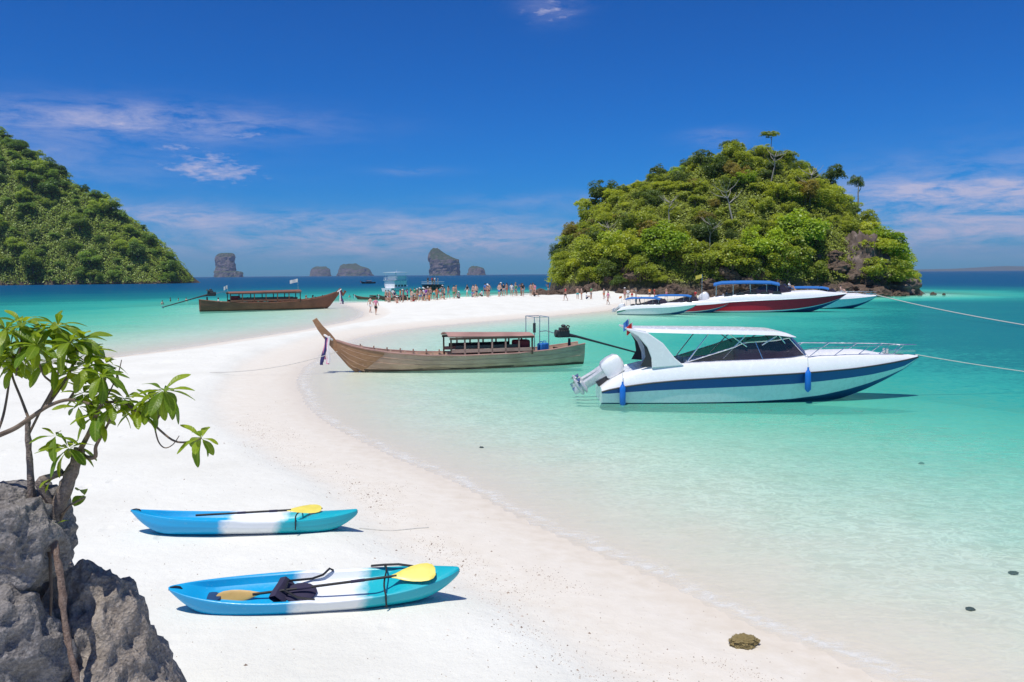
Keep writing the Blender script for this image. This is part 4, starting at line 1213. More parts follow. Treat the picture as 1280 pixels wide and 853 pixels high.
    for mat_, dx, dy, ln in ((RIB_B, .06, .12, 1.15), (RIB_P, .0, .14, 1.25), (RIB_W, .1, -.1, .95), (RIB_P, .12, .05, 1.05), (RIB_W, -.03, .16, 1.2), (RIB_B, .1, .0, 1.3)):
        mb = MB(); pts = []
        for k in range(8):
            u = k / 7
            pts.append((dx + .22 * u * (1 if mat_ is RIB_B else .35) + .03 * math.sin(6 * u + dx * 30), dy * near * (.8 + .9 * u), .10 - ln * u))
        mb.tube(pts, [.035 + .035 * (k / 7) for k in range(8)], 6, .25); mb.build('ribbon', mat_, rb)
    mb = MB(); mb.tube([(.12 * math.cos(a) * 1.5, .1 * math.sin(a), .03 + .12 * math.cos(a)) for a in [6.2832 * i / 12 for i in range(13)]], .05, 6); mb.build('ribbon_knot', RIB_W, rb)
    # ribs and thwarts
    for t in np.arange(.10, .90, .052):
        mb = MB(); mb.box((t * L0, 0, f(SZ, t) - .06), (.09, 2 * f(HB, t) - .1, .035)); mb.build('thwart', DARKWOOD, bt)
        if t > roof[1]:
            for s_ in (-1, 1):
                mb = MB(); mb.box((t * L0, s_ * (f(HB, t) - .03), f(SZ, t) + .06), (.06, .05, .16)); mb.build('rib_head', hull_mat, bt)
    if roof:
        rf = empty('cabin'); rf.parent = bt
        a, b_ = roof[0] * L0, roof[1] * L0
        secs = []
        for i in range(9):
            x = a + (b_ - a) * i / 8; w = .98; z = roof_z + .10 * i / 8 - .02
            secs.append([(x, w, z - .03), (x, w, z + .03), (x, .5, z + .13), (x, 0, z + .16), (x, -.5, z + .13), (x, -w, z + .03), (x, -w, z - .03), (x, -.5, z + .07), (x, 0, z + .10), (x, .5, z + .07)])
        mb = MB(); mb.loft(secs, closed=True, cap0=True, cap1=True); mb.build('roof', roof_mat, rf)
        for s_ in (-1, 1):
            mb = MB(); mb.box(((a + b_) / 2, s_ * .97, roof_z - .02), (b_ - a - .1, .05, .10)); mb.build('eave_beam', DARKWOOD, rf)
        nb = 6
        for i in range(nb + 1):
            x = a + .12 + (b_ - a - .24) * i / nb
            for s_ in (-1, 1):
                mb = MB(); mb.box((x, s_ * .93, (.6 + roof_z) / 2), (.07, .06, roof_z - .62)); mb.build('post', roof_mat if 0 < i < nb else DARKWOOD, rf)
        for s_ in (-1, 1):
            mb = MB(); mb.box(((a + b_) / 2, s_ * .94, .86), (b_ - a - .2, .04, .16)); mb.build('side_board', roof_mat, rf)
            mb = MB(); mb.box(((a + b_) / 2 + .2, s_ * .86, 1.02), (b_ - a - 1.1, .04, .16)); mb.build('rolled_awning', CHARCOAL, rf)
        for i in range(4):
            mb = MB(); x = a + .7 + i * (b_ - a - 1.2) / 3.4; mb.box((x, 0, .78), (.38, 1.6, .08)); mb.build('bench', DARKWOOD, rf)
        mb = MB(); mb.box((a + .55, near * .5, 1.05), (.8, .5, .45)); mb.build('maroon_bundle', MAROON, rf, bevel=.08)
    if frame:
        fm = empty('awning_frame'); fm.parent = bt
        for x in (roof[0] * L0 - .05, roof[0] * L0 - .75):
            mb = MB(); mb.tube([(x, -.75, .7), (x, -.72, 2.32), (x, .72, 2.32), (x, .75, .7)], .024, 6); mb.build('hoop', ALU, fm)
        mb = MB(); mb.tube([(roof[0] * L0 - .05, .72, 2.32), (roof[0] * L0 - .75, .72, 2.32)], .02, 6); mb.tube([(roof[0] * L0 - .05, -.72, 2.32), (roof[0] * L0 - .75, -.72, 2.32)], .02, 6); mb.build('bar', ALU, fm)
        mb = MB(); mb.tube([(roof[0] * L0 - .05, near * .72, 1.6), (roof[0] * L0 - .05, near * .72, 2.05)], .07, 8); mb.build('rolled_cover', CHARCOAL, fm)
    if cargo:
        for dx, dy in ((-.5, .35), (-.75, .1)):
            dr = empty('jerry_can', world_of(bt, (roof[0] * L0 + dx, near * dy, .58)), (0, 0, yaw + .3)); dr.scale = (sc,) * 3
            mb = MB(); mb.box((0, 0, .24), (.28, .36, .48)); mb.build('body', BLUEPAINT, dr, bevel=.05)
            mb = MB(); mb.tube([(0, -.1, .5), (0, -.1, .56), (0, .1, .56), (0, .1, .5)], .02, 6); mb.build('handle', BLUEPAINT, dr)
            tag(dr, 'blue plastic jerry can in the stern of the grey longtail boat', 'jerry can', 'jerry cans in the longtail')
    if tail:
        en = empty('longtail_engine', (.62, 0, 1.18)); en.parent = bt
        mb = MB(); mb.tube([(0, 0, -.45), (0, 0, .05)], [.09, .06], 10); mb.build('pivot_post', CHARCOAL, en)
        mb = MB(); mb.box((.35, 0, .28), (.62, .42, .34)); mb.box((.28, 0, .5), (.45, .30, .16)); mb.tube([(.62, 0, .3), (.72, 0, .3)], .19, 14); mb.build('engine_block', CHARCOAL, en, bevel=.03)
        mb = MB()
        for i in range(4): mb.tube([(.16 + .12 * i, .2, .42), (.16 + .12 * i, .3, .48), (.12 + .12 * i, .34, .62)], .022, 6)
        mb.tube([(.2, -.22, .5), (.0, -.24, .66), (-.1, -.24, .6)], .035, 8); mb.build('exhaust', DARKWOOD, en)
        mb = MB(); mb.ellipsoid((.3, 0, .66), (.12, .12, .07)); mb.build('air_filter', CHARCOAL, en)
        mb = MB(); mb.tube([(.7, .05, .3), (1.2, .1, .45), (1.55, .1, .42)], .02, 6); mb.build('tiller', STEEL, en)
        mb = MB(); zt = -.95 if tail_up else -1.35
        mb.tube([(.1, 0, .22), (-.4, 0, .12), (-1.4, 0, -.16), (-3.5, 0, zt + .2)], [.10, .06, .05, .04], 8); mb.build('drive_shaft', CHARCOAL, en)
        mb = MB()
        for q in range(2):
            an = q * math.pi + .5
            mb.loft([[(-3.52 + .05 * w, r_ * math.cos(an + w * .4), zt + .19 + r_ * math.sin(an + w * .4)) for w in (-1, 0, 1)] for r_ in (.02, .1, .16)])
        mb.build('propeller', STEEL, en)
    tag(bt, label, 'boat', group)
    return bt

LT = longtail('grey wooden longtail boat with ribboned prow and pink-brown cabin roof in the bay', pix(733, 456), pix(452, 466.5), 1, HULLWOOD, PROWWOOD, ROOFWOOD)
LT2 = longtail('dark red-brown longtail boat with long cabin, bow run up on the sand spit', pix(251, 390), pix(408, 386), -1, REDWOOD, REDWOOD, REDWOOD, roof=(.19, .70), frame=False, prow_h=1.55, roof_z=1.5, cargo=False, planks=False)

# ------------------------------------------------------------------ foreground rocks
def big_rock(name, mat, seed, c, half, label, taper=0.0, box=0.0, lean=(0, 0), sub=6):
    bm = bmesh.new(); bmesh.ops.create_icosphere(bm, subdivisions=sub, radius=1.0)
    off = Vector((seed * 5.3, seed * 1.7, seed * 9.1)); sc = Vector(half)
    for v in bm.verts:
        p = v.co.copy()
        if box:
            m_ = max(abs(p.x), abs(p.y), abs(p.z)); p = p.lerp(p / m_ * .86, box)
        k = 1 - taper * (p.z + 0.2) if p.z > -0.2 else 1
        q = Vector((p.x * k * sc.x + lean[0] * p.z, p.y * k * sc.y + lean[1] * p.z, p.z * sc.z))
        n = v.co
        w = q + off
        d = .16 * mnoise.noise(w * 1.6) + .09 * mnoise.noise(w * 3.6)
        d += .075 * (0.5 - abs(mnoise.noise(w * 5.5)) * 1.6) + .030 * (0.5 - abs(mnoise.noise(w * 12)) * 1.6) + .012 * mnoise.noise(w * 26)
        vd = mnoise.voronoi(w * 5.0)[0]; d -= .07 * max(0, .42 - vd[0]) * 2
        v.co = q + n * d
    me = bpy.data.meshes.new(name); bm.to_mesh(me); bm.free()
    me.polygons.foreach_set('use_smooth', [True] * len(me.polygons)); me.materials.append(MATS[mat]); me.update()
    o = link(name, me); o.location = c; tag(o, label, 'rock', 'limestone rocks under the shrub'); return o
RY = 6.0
big_rock('limestone_rock', 'dark_limestone', 1, pix_y(2, 668, 5.9), (.36, .40, .34), 'pitted grey limestone block on top of the rock pile under the shrub', 0, .45)
big_rock('limestone_rock', 'limestone', 2, pix_y(128, 900, 6.15), (.60, .62, 1.22), 'tall brown-grey limestone boulder sloping down to the sand', .42, .15, (-.13, .1))
big_rock('limestone_rock', 'dark_limestone', 3, pix_y(-28, 860, 5.55), (.50, .45, .78), 'dark jagged limestone boulder below the pitted block', .15, .3)
big_rock('limestone_rock', 'ochre_limestone', 4, pix_y(48, 830, 6.5), (.42, .40, .95), 'ochre-stained limestone face recessed between the grey boulders', .1, .4)

# ------------------------------------------------------------------ shrub rooted in the rock
def leaf_material():
    m, nt, b = newmat('shrub_leaf'); nt.nodes.remove(b)
    co = objco(nt); oi = nt.nodes.new('ShaderNodeObjectInfo')
    s3 = nt.nodes.new('ShaderNodeSeparateXYZ'); nt.links.new(co, s3.inputs[0])
    vein = nrange(nt, nmath(nt, 'ABSOLUTE', s3.outputs[1]), 0.0, 0.022, 1, 0)
    side = nmath(nt, 'SINE', nmath(nt, 'MULTIPLY', nmath(nt, 'ADD', s3.outputs[0], nmath(nt, 'MULTIPLY', nmath(nt, 'ABSOLUTE', s3.outputs[1]), -0.8)), 62.0))
    n = nnoise(nt, 5, 4, .6, co)
    c = nmix(nt, oi.outputs['Random'], (0.12, 0.23, 0.018), (0.32, 0.42, 0.03))
    c = nmix(nt, nrange(nt, n, .35, .75, 0, .5), c, (0.05, 0.12, 0.015))
    c = nmix(nt, nmath(nt, 'MULTIPLY', vein, .7), c, (0.32, 0.42, 0.10))
    c = nmix(nt, nrange(nt, side, .7, 1.0, 0, .25), c, (0.26, 0.36, 0.08))
    d = nt.nodes.new('ShaderNodeBsdfPrincipled'); nt.links.new(c, d.inputs['Base Color']); d.inputs['Roughness'].default_value = .38; d.inputs['Specular IOR Level'].default_value = .35
    t = nt.nodes.new('ShaderNodeBsdfTranslucent'); nt.links.new(nmix(nt, 1.0, c, (1.7, 1.5, .5), 'MULTIPLY'), t.inputs[0])
    mx = nt.nodes.new('ShaderNodeMixShader'); mx.inputs[0].default_value = .48
    nt.links.new(d.outputs[0], mx.inputs[1]); nt.links.new(t.outputs[0], mx.inputs[2])
    nbump(nt, side, .15, .004, d)
    nt.links.new(mx.outputs[0], nt.nodes['Material Output'].inputs[0]); return m
SHRUB_LEAF = leaf_material()
def shrub_leaf_mesh(bend, fold, wk):
    mb = MB(); secs = []
    prof = [(0, .012), (.08, .03), (.2, .085), (.35, .135), (.5, .175), (.64, .195), (.77, .185), (.88, .14), (.95, .085), (1.0, .01)]
    for x, w in prof:
        w *= wk
        zc = -bend * x * x
        secs.append([(x, y * w, zc + fold * abs(y) * w + .02 * math.sin(9 * x + 3 * y) * abs(y)) for y in (-1, -.5, 0, .5, 1)])
    mb.loft(secs); return mb.mesh('leaf', SHRUB_LEAF)
LEAVES = [shrub_leaf_mesh(.3, .35, .85), shrub_leaf_mesh(.5, .25, .95), shrub_leaf_mesh(.15, .45, .75), shrub_leaf_mesh(.4, .2, 1.0)]
SY = 6.05
shrub_base = pix_y(72, 655, SY)
shrub = empty('shrub', shrub_base)
tag(shrub, 'large-leaved green shrub with a gnarled trunk growing out of the rock', 'shrub')
def sp(x, y, dy=0.0): return pix_y(x, y, SY + dy) - shrub_base
SHRUB_BARK = rock_mat('shrub_bark', (0.13, 0.10, 0.085), (0.27, 0.22, 0.185), (0.40, 0.345, 0.30), 7.0, dist=.015)
ROOT_BARK = rock_mat('root_bark', (0.14, 0.095, 0.075), (0.27, 0.195, 0.155), (0.38, 0.30, 0.25), 8.0, dist=.012)
TWIG = wood('twig_bark', (0.12, 0.085, 0.06), (0.24, 0.18, 0.13), .9)
def branch(name, pts, r0, r1, mat=None, knot=0.0, n=9):
    P = []
    pts = [Vector(p) for p in pts]
    for i in range(len(pts) - 1):
        a = pts[max(i - 1, 0)]; b_ = pts[i]; c_ = pts[i + 1]; d_ = pts[min(i + 2, len(pts) - 1)]
        for k in range(5):
            t = k / 5
            P.append(.5 * ((2 * b_) + (c_ - a) * t + (2 * a - 5 * b_ + 4 * c_ - d_) * t * t + (3 * b_ - a - 3 * c_ + d_) * t ** 3))
    P.append(pts[-1]); m_ = len(P) - 1
    R = [(r0 + (r1 - r0) * i / m_) * (1 + knot * mnoise.noise(P[i] * 22 + Vector((7, 1, 3)))) for i in range(m_ + 1)]
    mb = MB(); mb.tube(P, R, n)
    if knot:
        mb.v = [tuple(Vector(v) * 1 + Vector((1, 1, 0)) * (.006 * mnoise.noise(Vector(v) * 60))) for v in mb.v]
    return mb.build(name, mat or TWIG, shrub)
branch('trunk', [sp(60, 700, .1), sp(66, 660), sp(72, 635), sp(84, 605), sp(94, 580), sp(100, 560, .03)], .066, .038, SHRUB_BARK, .22, 12)
branch('trunk', [sp(40, 640), sp(39, 610), sp(37, 575), sp(35, 545), sp(35, 522)], .028, .017, SHRUB_BARK, .2, 10)
branch('root', [sp(66, 655, -.05), sp(70, 690, -.25), sp(77, 730, -.32), sp(80, 770, -.38), sp(87, 810, -.42), sp(97, 853, -.45), sp(104, 910, -.42)], .026, .018, ROOT_BARK, .35)
branch('root', [sp(62, 690, -.2), sp(64, 740, -.28), sp(62, 800, -.3), sp(66, 870, -.3)], .012, .008, TWIG)
branch('branch', [sp(72, 640), sp(50, 605, -.05), sp(60, 598, -.02), sp(78, 590)], .03, .028, SHRUB_BARK, .3)
tw = [
 ([(-40, 560), (-8, 547), (18, 536), (36, 524), (60, 508), (86, 500), (112, 505)], .021, .010),
 ([(36, 524), (27, 500), (15, 468), (17, 445)], .011, .006),
 ([(-6, 546), (4, 520), (11, 480), (12, 455)], .011, .006),
 ([(58, 508), (66, 482), (54, 468), (45, 440)], .010, .006),
 ([(60, 506), (80, 478), (92, 455), (96, 430)], .012, .006),
 ([(86, 500), (100, 478), (108, 460)], .009, .005),
 ([(35, 545), (50, 515), (72, 470), (76, 415)], .010, .006),
 ([(20, 470), (26, 430), (28, 408)], .007, .005),
 ([(100, 563), (112, 540), (122, 515), (134, 490), (128, 470)], .020, .006),
 ([(98, 570), (118, 572), (120, 558), (130, 540), (140, 520)], .018, .007),
 ([(112, 505), (150, 503), (172, 515), (192, 531), (215, 550), (232, 553), (252, 548)], .011, .006),
 ([(192, 531), (200, 518), (204, 494)], .007, .005),
 ([(193, 533), (198, 552), (206, 560), (216, 556), (224, 545)], .006, .003),
 ([(132, 500), (140, 484), (148, 466), (152, 450)], .006, .003),
 ([(150, 503), (160, 510), (172, 516)], .006, .004),
 ([(70, 668), (76, 648), (88, 632), (106, 622)], .012, .006),
]
for i, (pp, r0, r1) in enumerate(tw):
    dy = (-.12, .08, .14, -.05, .1, .0, .05, .12, -.1, -.08, -.03, -.03, -.03, .0, 0, -.05)[i]
    branch('branch', [sp(x, y, dy * min(1, k / 2)) for k, (x, y) in enumerate(pp)], r0, r1)
rl_ = random.Random(12)
def rosette(x, y, dy, Lpx, n, axis=(0, 0, 1), emin=-40, emax=55, az0=None, az1=None):
    c = sp(x, y, dy); ax = Vector(axis).normalized()
    Q = ax.to_track_quat('Z', 'Y').to_matrix()
    for k in range(n):
        f = (k + .5) / n
        a = k * 2.399 + rl_.uniform(-.25, .25) if az0 is None else az0 + (az1 - az0) * f + rl_.uniform(-.15, .15)
        e = R_(emax + (emin - emax) * f + rl_.uniform(-10, 10))
        L = Lpx * .95 / 175 * rl_.uniform(.78, 1.15) * (.75 + .3 * f)
        d = Q @ Vector((math.cos(a) * math.cos(e), math.sin(a) * math.cos(e), math.sin(e)))
        d = (d + Vector((0, 0, -.12))).normalized()
        up = Vector((0, 0, 1)); s_ = up.cross(d)
        s_ = s_.normalized() if s_.length > .05 else Vector((1, 0, 0)); u = d.cross(s_)
        tw_ = rl_.uniform(-.5, .5); s2 = s_ * math.cos(tw_) + u * math.sin(tw_); u2 = d.cross(s2)
        o = link('leaf', rl_.choice(LEAVES), shrub)
        o.matrix_local = Matrix.Translation(c + d * .012) @ Matrix((d * L, s2 * L, u2 * L)).transposed().to_4x4()
for r_ in [(28, 405, .1, 36, 10), (72, 408, .05, 38, 11), (14, 440, .12, 40, 9), (46, 432, -.06, 40, 10), (100, 424, .1, 40, 11), (112, 456, 0, 38, 9),
           (128, 470, -.1, 34, 9), (90, 466, .12, 34, 8), (22, 455, .1, 36, 7), (140, 508, -.08, 38, 8), (172, 512, -.02, 34, 6), (86, 560, -.06, 40, 8), (118, 520, -.08, 34, 6), (104, 492, 0, 34, 6), (0, 452, .1, 38, 8), (-14, 420, .1, 38, 9),
           (54, 412, .14, 34, 7), (88, 428, -.05, 34, 7), (62, 452, .0, 34, 6), (112, 440, .12, 34, 6), (124, 492, .05, 32, 6), (156, 498, .04, 32, 6), (34, 432, .15, 36, 6), (98, 508, -.08, 30, 5), (188, 500, .03, 30, 4), (8, 412, -.05, 36, 7), (70, 545, -.1, 30, 4), (132, 455, .1, 30, 5)]:
    rosette(*r_[:4], int(r_[4] * 1.75))
rosette(204, 488, -.03, 44, 18, (0.05, -.1, 1), -62, 45)
rosette(252, 548, -.03, 38, 11, (.9, -.1, .2), -55, 30)
rosette(106, 620, -.05, 42, 2, (.9, 0, -.1), -45, -30, -.3, .4)
rosette(66, 598, -.05, 30, 3, (-.3, 0, .5), -10, 20)
rosette(70, 655, -.1, 22, 2, (.6, -.3, .5), -10, 20)

# ------------------------------------------------------------------ people
def skin_mesh(name, joints, edges, radii, mat, sub=1):
    keys = list(dict.fromkeys([k for e in edges for k in e])); idx = {k: i for i, k in enumerate(keys)}
    me = bpy.data.meshes.new(name + '_skeleton'); me.from_pydata([joints[k] for k in keys], [(idx[a], idx[b_]) for a, b_ in edges], [])
    o = bpy.data.objects.new(name, me); COL.objects.link(o)
    o.modifiers.new('skin', 'SKIN')
    if not me.skin_vertices: me.skin_vertices.new() if hasattr(me.skin_vertices, 'new') else None
    sv_ = me.skin_vertices[0].data
    for k in keys:
        r = radii[k]; sv_[idx[k]].radius = r if isinstance(r, tuple) else (r, r)
        sv_[idx[k]].use_root = (k == keys[0])
    if sub:
        s_ = o.modifiers.new('sub', 'SUBSURF'); s_.levels = sub; s_.render_levels = sub
    bpy.context.view_layer.update()
    dg = bpy.context.evaluated_depsgraph_get()
    out = bpy.data.meshes.new_from_object(o.evaluated_get(dg)); out.name = name
    bpy.data.objects.remove(o); bpy.data.meshes.remove(me)
    out.materials.clear(); out.materials.append(mat)
    out.polygons.foreach_set('use_smooth', [True] * len(out.polygons))
    return out
SKINS = [plain('skin_light', (0.62, 0.40, 0.30), .5, var=.08), plain('skin_tan', (0.48, 0.28, 0.19), .5, var=.08), plain('skin_brown', (0.22, 0.115, 0.07), .5, var=.08)]
HAIRS = [plain('hair_black', (0.012, 0.009, 0.008), .5), plain('hair_brown', (0.07, 0.035, 0.018), .5), plain('hair_blond', (0.30, 0.19, 0.08), .5)]
CL = {'white': (.75, .75, .74), 'black': (.015, .015, .018), 'navy': (.02, .03, .10), 'red': (.55, .03, .03), 'orange': (.75, .22, .03), 'pink': (.70, .25, .35), 'blue': (.05, .20, .55),
      'purple': (.22, .06, .35), 'yellow': (.70, .55, .08), 'green': (.05, .28, .12), 'grey': (.28, .28, .29), 'turquoise': (.05, .42, .42)}
CLOTH = {k: plain('cloth_' + k, v, .85, bump=.2) for k, v in CL.items()}
J0 = dict(pel=(0, 0, .94), spi=(0, .01, 1.13), che=(0, 0, 1.31), nb=(0, .01, 1.45), nk=(0, -.005, 1.50), hd=(0, -.025, 1.585), ht=(0, -.015, 1.67))
for s_, q in ((1, 'l'), (-1, 'r')):
    J0.update({'sh' + q: (.17 * s_, .01, 1.41), 'el' + q: (.225 * s_, .03, 1.14), 'wr' + q: (.235 * s_, -.05, .90), 'ha' + q: (.235 * s_, -.075, .83), 'fi' + q: (.23 * s_, -.09, .755),
               'hi' + q: (.09 * s_, 0, .88), 'kn' + q: (.10 * s_, -.015, .49), 'an' + q: (.10 * s_, .025, .085), 'fo' + q: (.115 * s_, -.06, .035), 'to' + q: (.12 * s_, -.16, .025)})
RAD = dict(pel=(.14, .10), spi=(.12, .09), che=(.145, .105), nb=.07, nk=.052, hd=(.078, .095), ht=(.062, .075))
for q in 'lr': RAD.update({'sh' + q: .058, 'el' + q: .042, 'wr' + q: .028, 'ha' + q: (.036, .02), 'fi' + q: (.022, .012), 'hi' + q: .09, 'kn' + q: .062, 'an' + q: .038, 'fo' + q: .04, 'to' + q: .03})
EDG = [('pel', 'spi'), ('spi', 'che'), ('che', 'nb'), ('nb', 'nk'), ('nk', 'hd'), ('hd', 'ht')]
for q in 'lr': EDG += [('nb', 'sh' + q), ('sh' + q, 'el' + q), ('el' + q, 'wr' + q), ('wr' + q, 'ha' + q), ('ha' + q, 'fi' + q), ('pel', 'hi' + q), ('hi' + q, 'kn' + q), ('kn' + q, 'an' + q), ('an' + q, 'fo' + q), ('fo' + q, 'to' + q)]
POSES = {'standing': {},
 'walking': dict(knl=(.09, -.16, .50), anl=(.09, -.17, .09), fol=(.10, -.25, .05), tol=(.10, -.34, .04), knr=(-.09, .06, .49), anr=(-.09, .27, .15), **{'for': (-.09, .22, .06)}, tor=(-.09, .14, .025), ell=(.23, .12, 1.15), wrl=(.24, .18, .93), hal=(.24, .17, .86), fil=(.24, .15, .79), elr=(-.23, -.09, 1.15), wrr=(-.22, -.23, .98), har=(-.22, -.28, .93), fir=(-.22, -.33, .88)),
 'taking a photo': dict(ell=(.24, -.16, 1.22), wrl=(.11, -.30, 1.47), hal=(.07, -.31, 1.53), fil=(.04, -.30, 1.58), elr=(-.24, -.16, 1.22), wrr=(-.11, -.30, 1.47), har=(-.07, -.31, 1.53), fir=(-.04, -.30, 1.58)),
 'arms akimbo': dict(ell=(.36, .06, 1.17), wrl=(.19, -.05, 1.0), hal=(.15, -.08, .98), fil=(.10, -.10, .97), elr=(-.36, .06, 1.17), wrr=(-.19, -.05, 1.0), har=(-.15, -.08, .98), fir=(-.10, -.10, .97)),
 'sitting': None, 'bending down': None}
def shift(J, keys, d): 
    for k in keys: J[k] = tuple(np.array(J[k]) + np.array(d))
def pose(name):
    J = dict(J0)
    if name == 'sitting':
        shift(J, J.keys(), (0, 0, -.80))
        for s_, q in ((1, 'l'), (-1, 'r')):
            J.update({'kn' + q: (.13 * s_, -.42, .42), 'an' + q: (.12 * s_, -.56, .06), 'fo' + q: (.12 * s_, -.64, .04), 'to' + q: (.12 * s_, -.74, .03), 'el' + q: (.24 * s_, -.12, .40), 'wr' + q: (.17 * s_, -.33, .45), 'ha' + q: (.14 * s_, -.39, .45), 'fi' + q: (.10 * s_, -.45, .44)})
    elif name == 'bending down':
        for k, v in dict(spi=(0, -.12, 1.08), che=(0, -.27, 1.13), nb=(0, -.40, 1.13), nk=(0, -.45, 1.14), hd=(0, -.54, 1.12), ht=(0, -.62, 1.12)).items(): J[k] = v
        for s_, q in ((1, 'l'), (-1, 'r')):
            J.update({'sh' + q: (.17 * s_, -.37, 1.10), 'el' + q: (.2 * s_, -.40, .83), 'wr' + q: (.16 * s_, -.47, .58), 'ha' + q: (.15 * s_, -.49, .51), 'fi' + q: (.14 * s_, -.50, .44)})
    else: J.update(POSES[name])
    return J
def mid_(J, a, b_, t): return tuple(np.array(J[a]) * (1 - t) + np.array(J[b_]) * t)
BODY = {}
for pn in POSES:
    J = pose(pn); K = dict(J); Rr = dict(RAD)
    body = skin_mesh('body', J, EDG, RAD, SKINS[0], 1)
    for q in 'lr':
        K['th' + q] = mid_(J, 'hi' + q, 'kn' + q, .62); Rr['th' + q] = .098; K['tb' + q] = mid_(J, 'hi' + q, 'kn' + q, .18)
        K['sl' + q] = mid_(J, 'sh' + q, 'el' + q, .6); Rr['sl' + q] = .066; Rr['tb' + q] = .096
    K['wa'] = mid_(J, 'pel', 'spi', .3); K['bu'] = mid_(J, 'spi', 'che', .65); K['bu2'] = mid_(J, 'spi', 'che', 1.0); K['lo'] = mid_(J, 'pel', 'spi', -.1)
    big = {k: tuple(x + .014 for x in (r if isinstance(r, tuple) else (r, r))) for k, r in Rr.items()}
    big.update(wa=(.145, .11), bu=(.155, .12), bu2=(.155, .12), lo=(.15, .115))
    shorts = skin_mesh('shorts', K, [('pel', 'wa')] + [e for q in 'lr' for e in (('pel', 'hi' + q), ('hi' + q, 'th' + q))], big, CLOTH['white'], 1)
    brief = skin_mesh('swim_bottom', K, [('pel', 'lo')] + [e for q in 'lr' for e in (('pel', 'hi' + q), ('hi' + q, 'tb' + q))], big, CLOTH['white'], 1)
    shirt = skin_mesh('shirt', K, [('pel', 'spi'), ('spi', 'che'), ('che', 'nb')] + [e for q in 'lr' for e in (('nb', 'sh' + q), ('sh' + q, 'sl' + q))], big, CLOTH['white'], 1)
    bra = skin_mesh('swim_top', K, [('bu', 'bu2')], big, CLOTH['white'], 1)
    hv = (Vector(J['ht']) - Vector(J['nk'])).normalized(); hq = hv.to_track_quat('Z', 'Y').to_matrix()
    hc = Vector(J['hd']).lerp(Vector(J['ht']), .45); back = Vector((0, .02, 0))
    hm = MB(); hm.ellipsoid(hc + hv * .035 + back, (.088, .105, .085), 10, 8, hq); hair = hm.mesh('hair', HAIRS[0])
    hm = MB(); hm.ellipsoid(hc + hv * .035 + back, (.09, .107, .085), 10, 8, hq); hm.tube([hc + back * 3, hc - hv * .1 + back * 4.5, hc - hv * .28 + back * 5], [.07, .075, .03], 8, .6); hair2 = hm.mesh('hair', HAIRS[0])
    hm = MB(); hm.ellipsoid(hc + hv * .05, (.2, .2, .015), 16, 4, hq); hm.ellipsoid(hc + hv * .08, (.1, .11, .08), 12, 6, hq); hat = hm.mesh('sun_hat', CLOTH['white'])
    BODY[pn] = dict(body=body, shorts=shorts, brief=brief, shirt=shirt, bra=bra, hair=hair, hair2=hair2, hat=hat)
def dress(o, mat):
    o.material_slots[0].link = 'OBJECT'; o.material_slots[0].material = mat
rp = random.Random(21)
SEEN = {}
def person(loc, yaw, pn, outfit, col, where, col2=None, hat=False, h=None):
    B = BODY[pn]
    p = empty('person', loc, (0, 0, yaw)); s_ = (h or rp.uniform(1.6, 1.8)) / 1.7; p.scale = (s_,) * 3
    o = link('body', B['body'], p); dress(o, rp.choice(SKINS[:2] + SKINS))
    parts = {'shorts': ['shorts'], 'bikini': ['brief', 'bra'], 'shirt and shorts': ['shirt', 'shorts'], 'swim shirt': ['shirt', 'brief']}[outfit]
    for k in parts:
        c = col2 if (col2 and k == 'shorts' and len(parts) > 1) else col
        dress(link({'brief': 'swim_bottom', 'bra': 'swim_top'}.get(k, k), B[k], p), CLOTH[c])
    fem = outfit in ('bikini', 'swim shirt')
    dress(link('hair', B['hair2' if fem else 'hair'], p), rp.choice(HAIRS[:2] if not fem else HAIRS))
    if hat: link('sun_hat', B['hat'], p)
    w = {'shorts': f'bare-chested person in {col} shorts', 'bikini': f'person in a {col} two-piece swimsuit', 'shirt and shorts': f'person in {col} shirt and {col2} shorts', 'swim shirt': f'person in a {col} swim shirt'}[outfit]
    lab = w + (' and sun hat' if hat else '') + f', {pn} {where}'
    if len(lab.split()) > 16: lab = lab.replace(' and sun hat', '')
    tag(p, lab, 'person', 'people on and around the sandbar')
    return p
def on_ground(px_, py_):
    if py_ > 379 or px_ > 700: return pix_ground(px_, py_)
    # on the crest of the sandbar, where the sand meets the water behind it
    ds = np.linspace(85, 128, 87); xs_ = (px_ - CX) / F_PX * ds
    ang = (CAM_H - ground_z(xs_, ds)) / ds; k = int(np.argmin(np.where(ground_z(xs_, ds) > .3, ang, 9)))
    d = ds[k] - rp.uniform(.5, 5) - max(0, py_ - 375) * 2; x = (px_ - CX) / F_PX * d
    return Vector((x, d, gz(x, d)))
FARE = 'in the sandbar crowd'; MIDL = 'in the group nearer the island'
cols = list(CL)
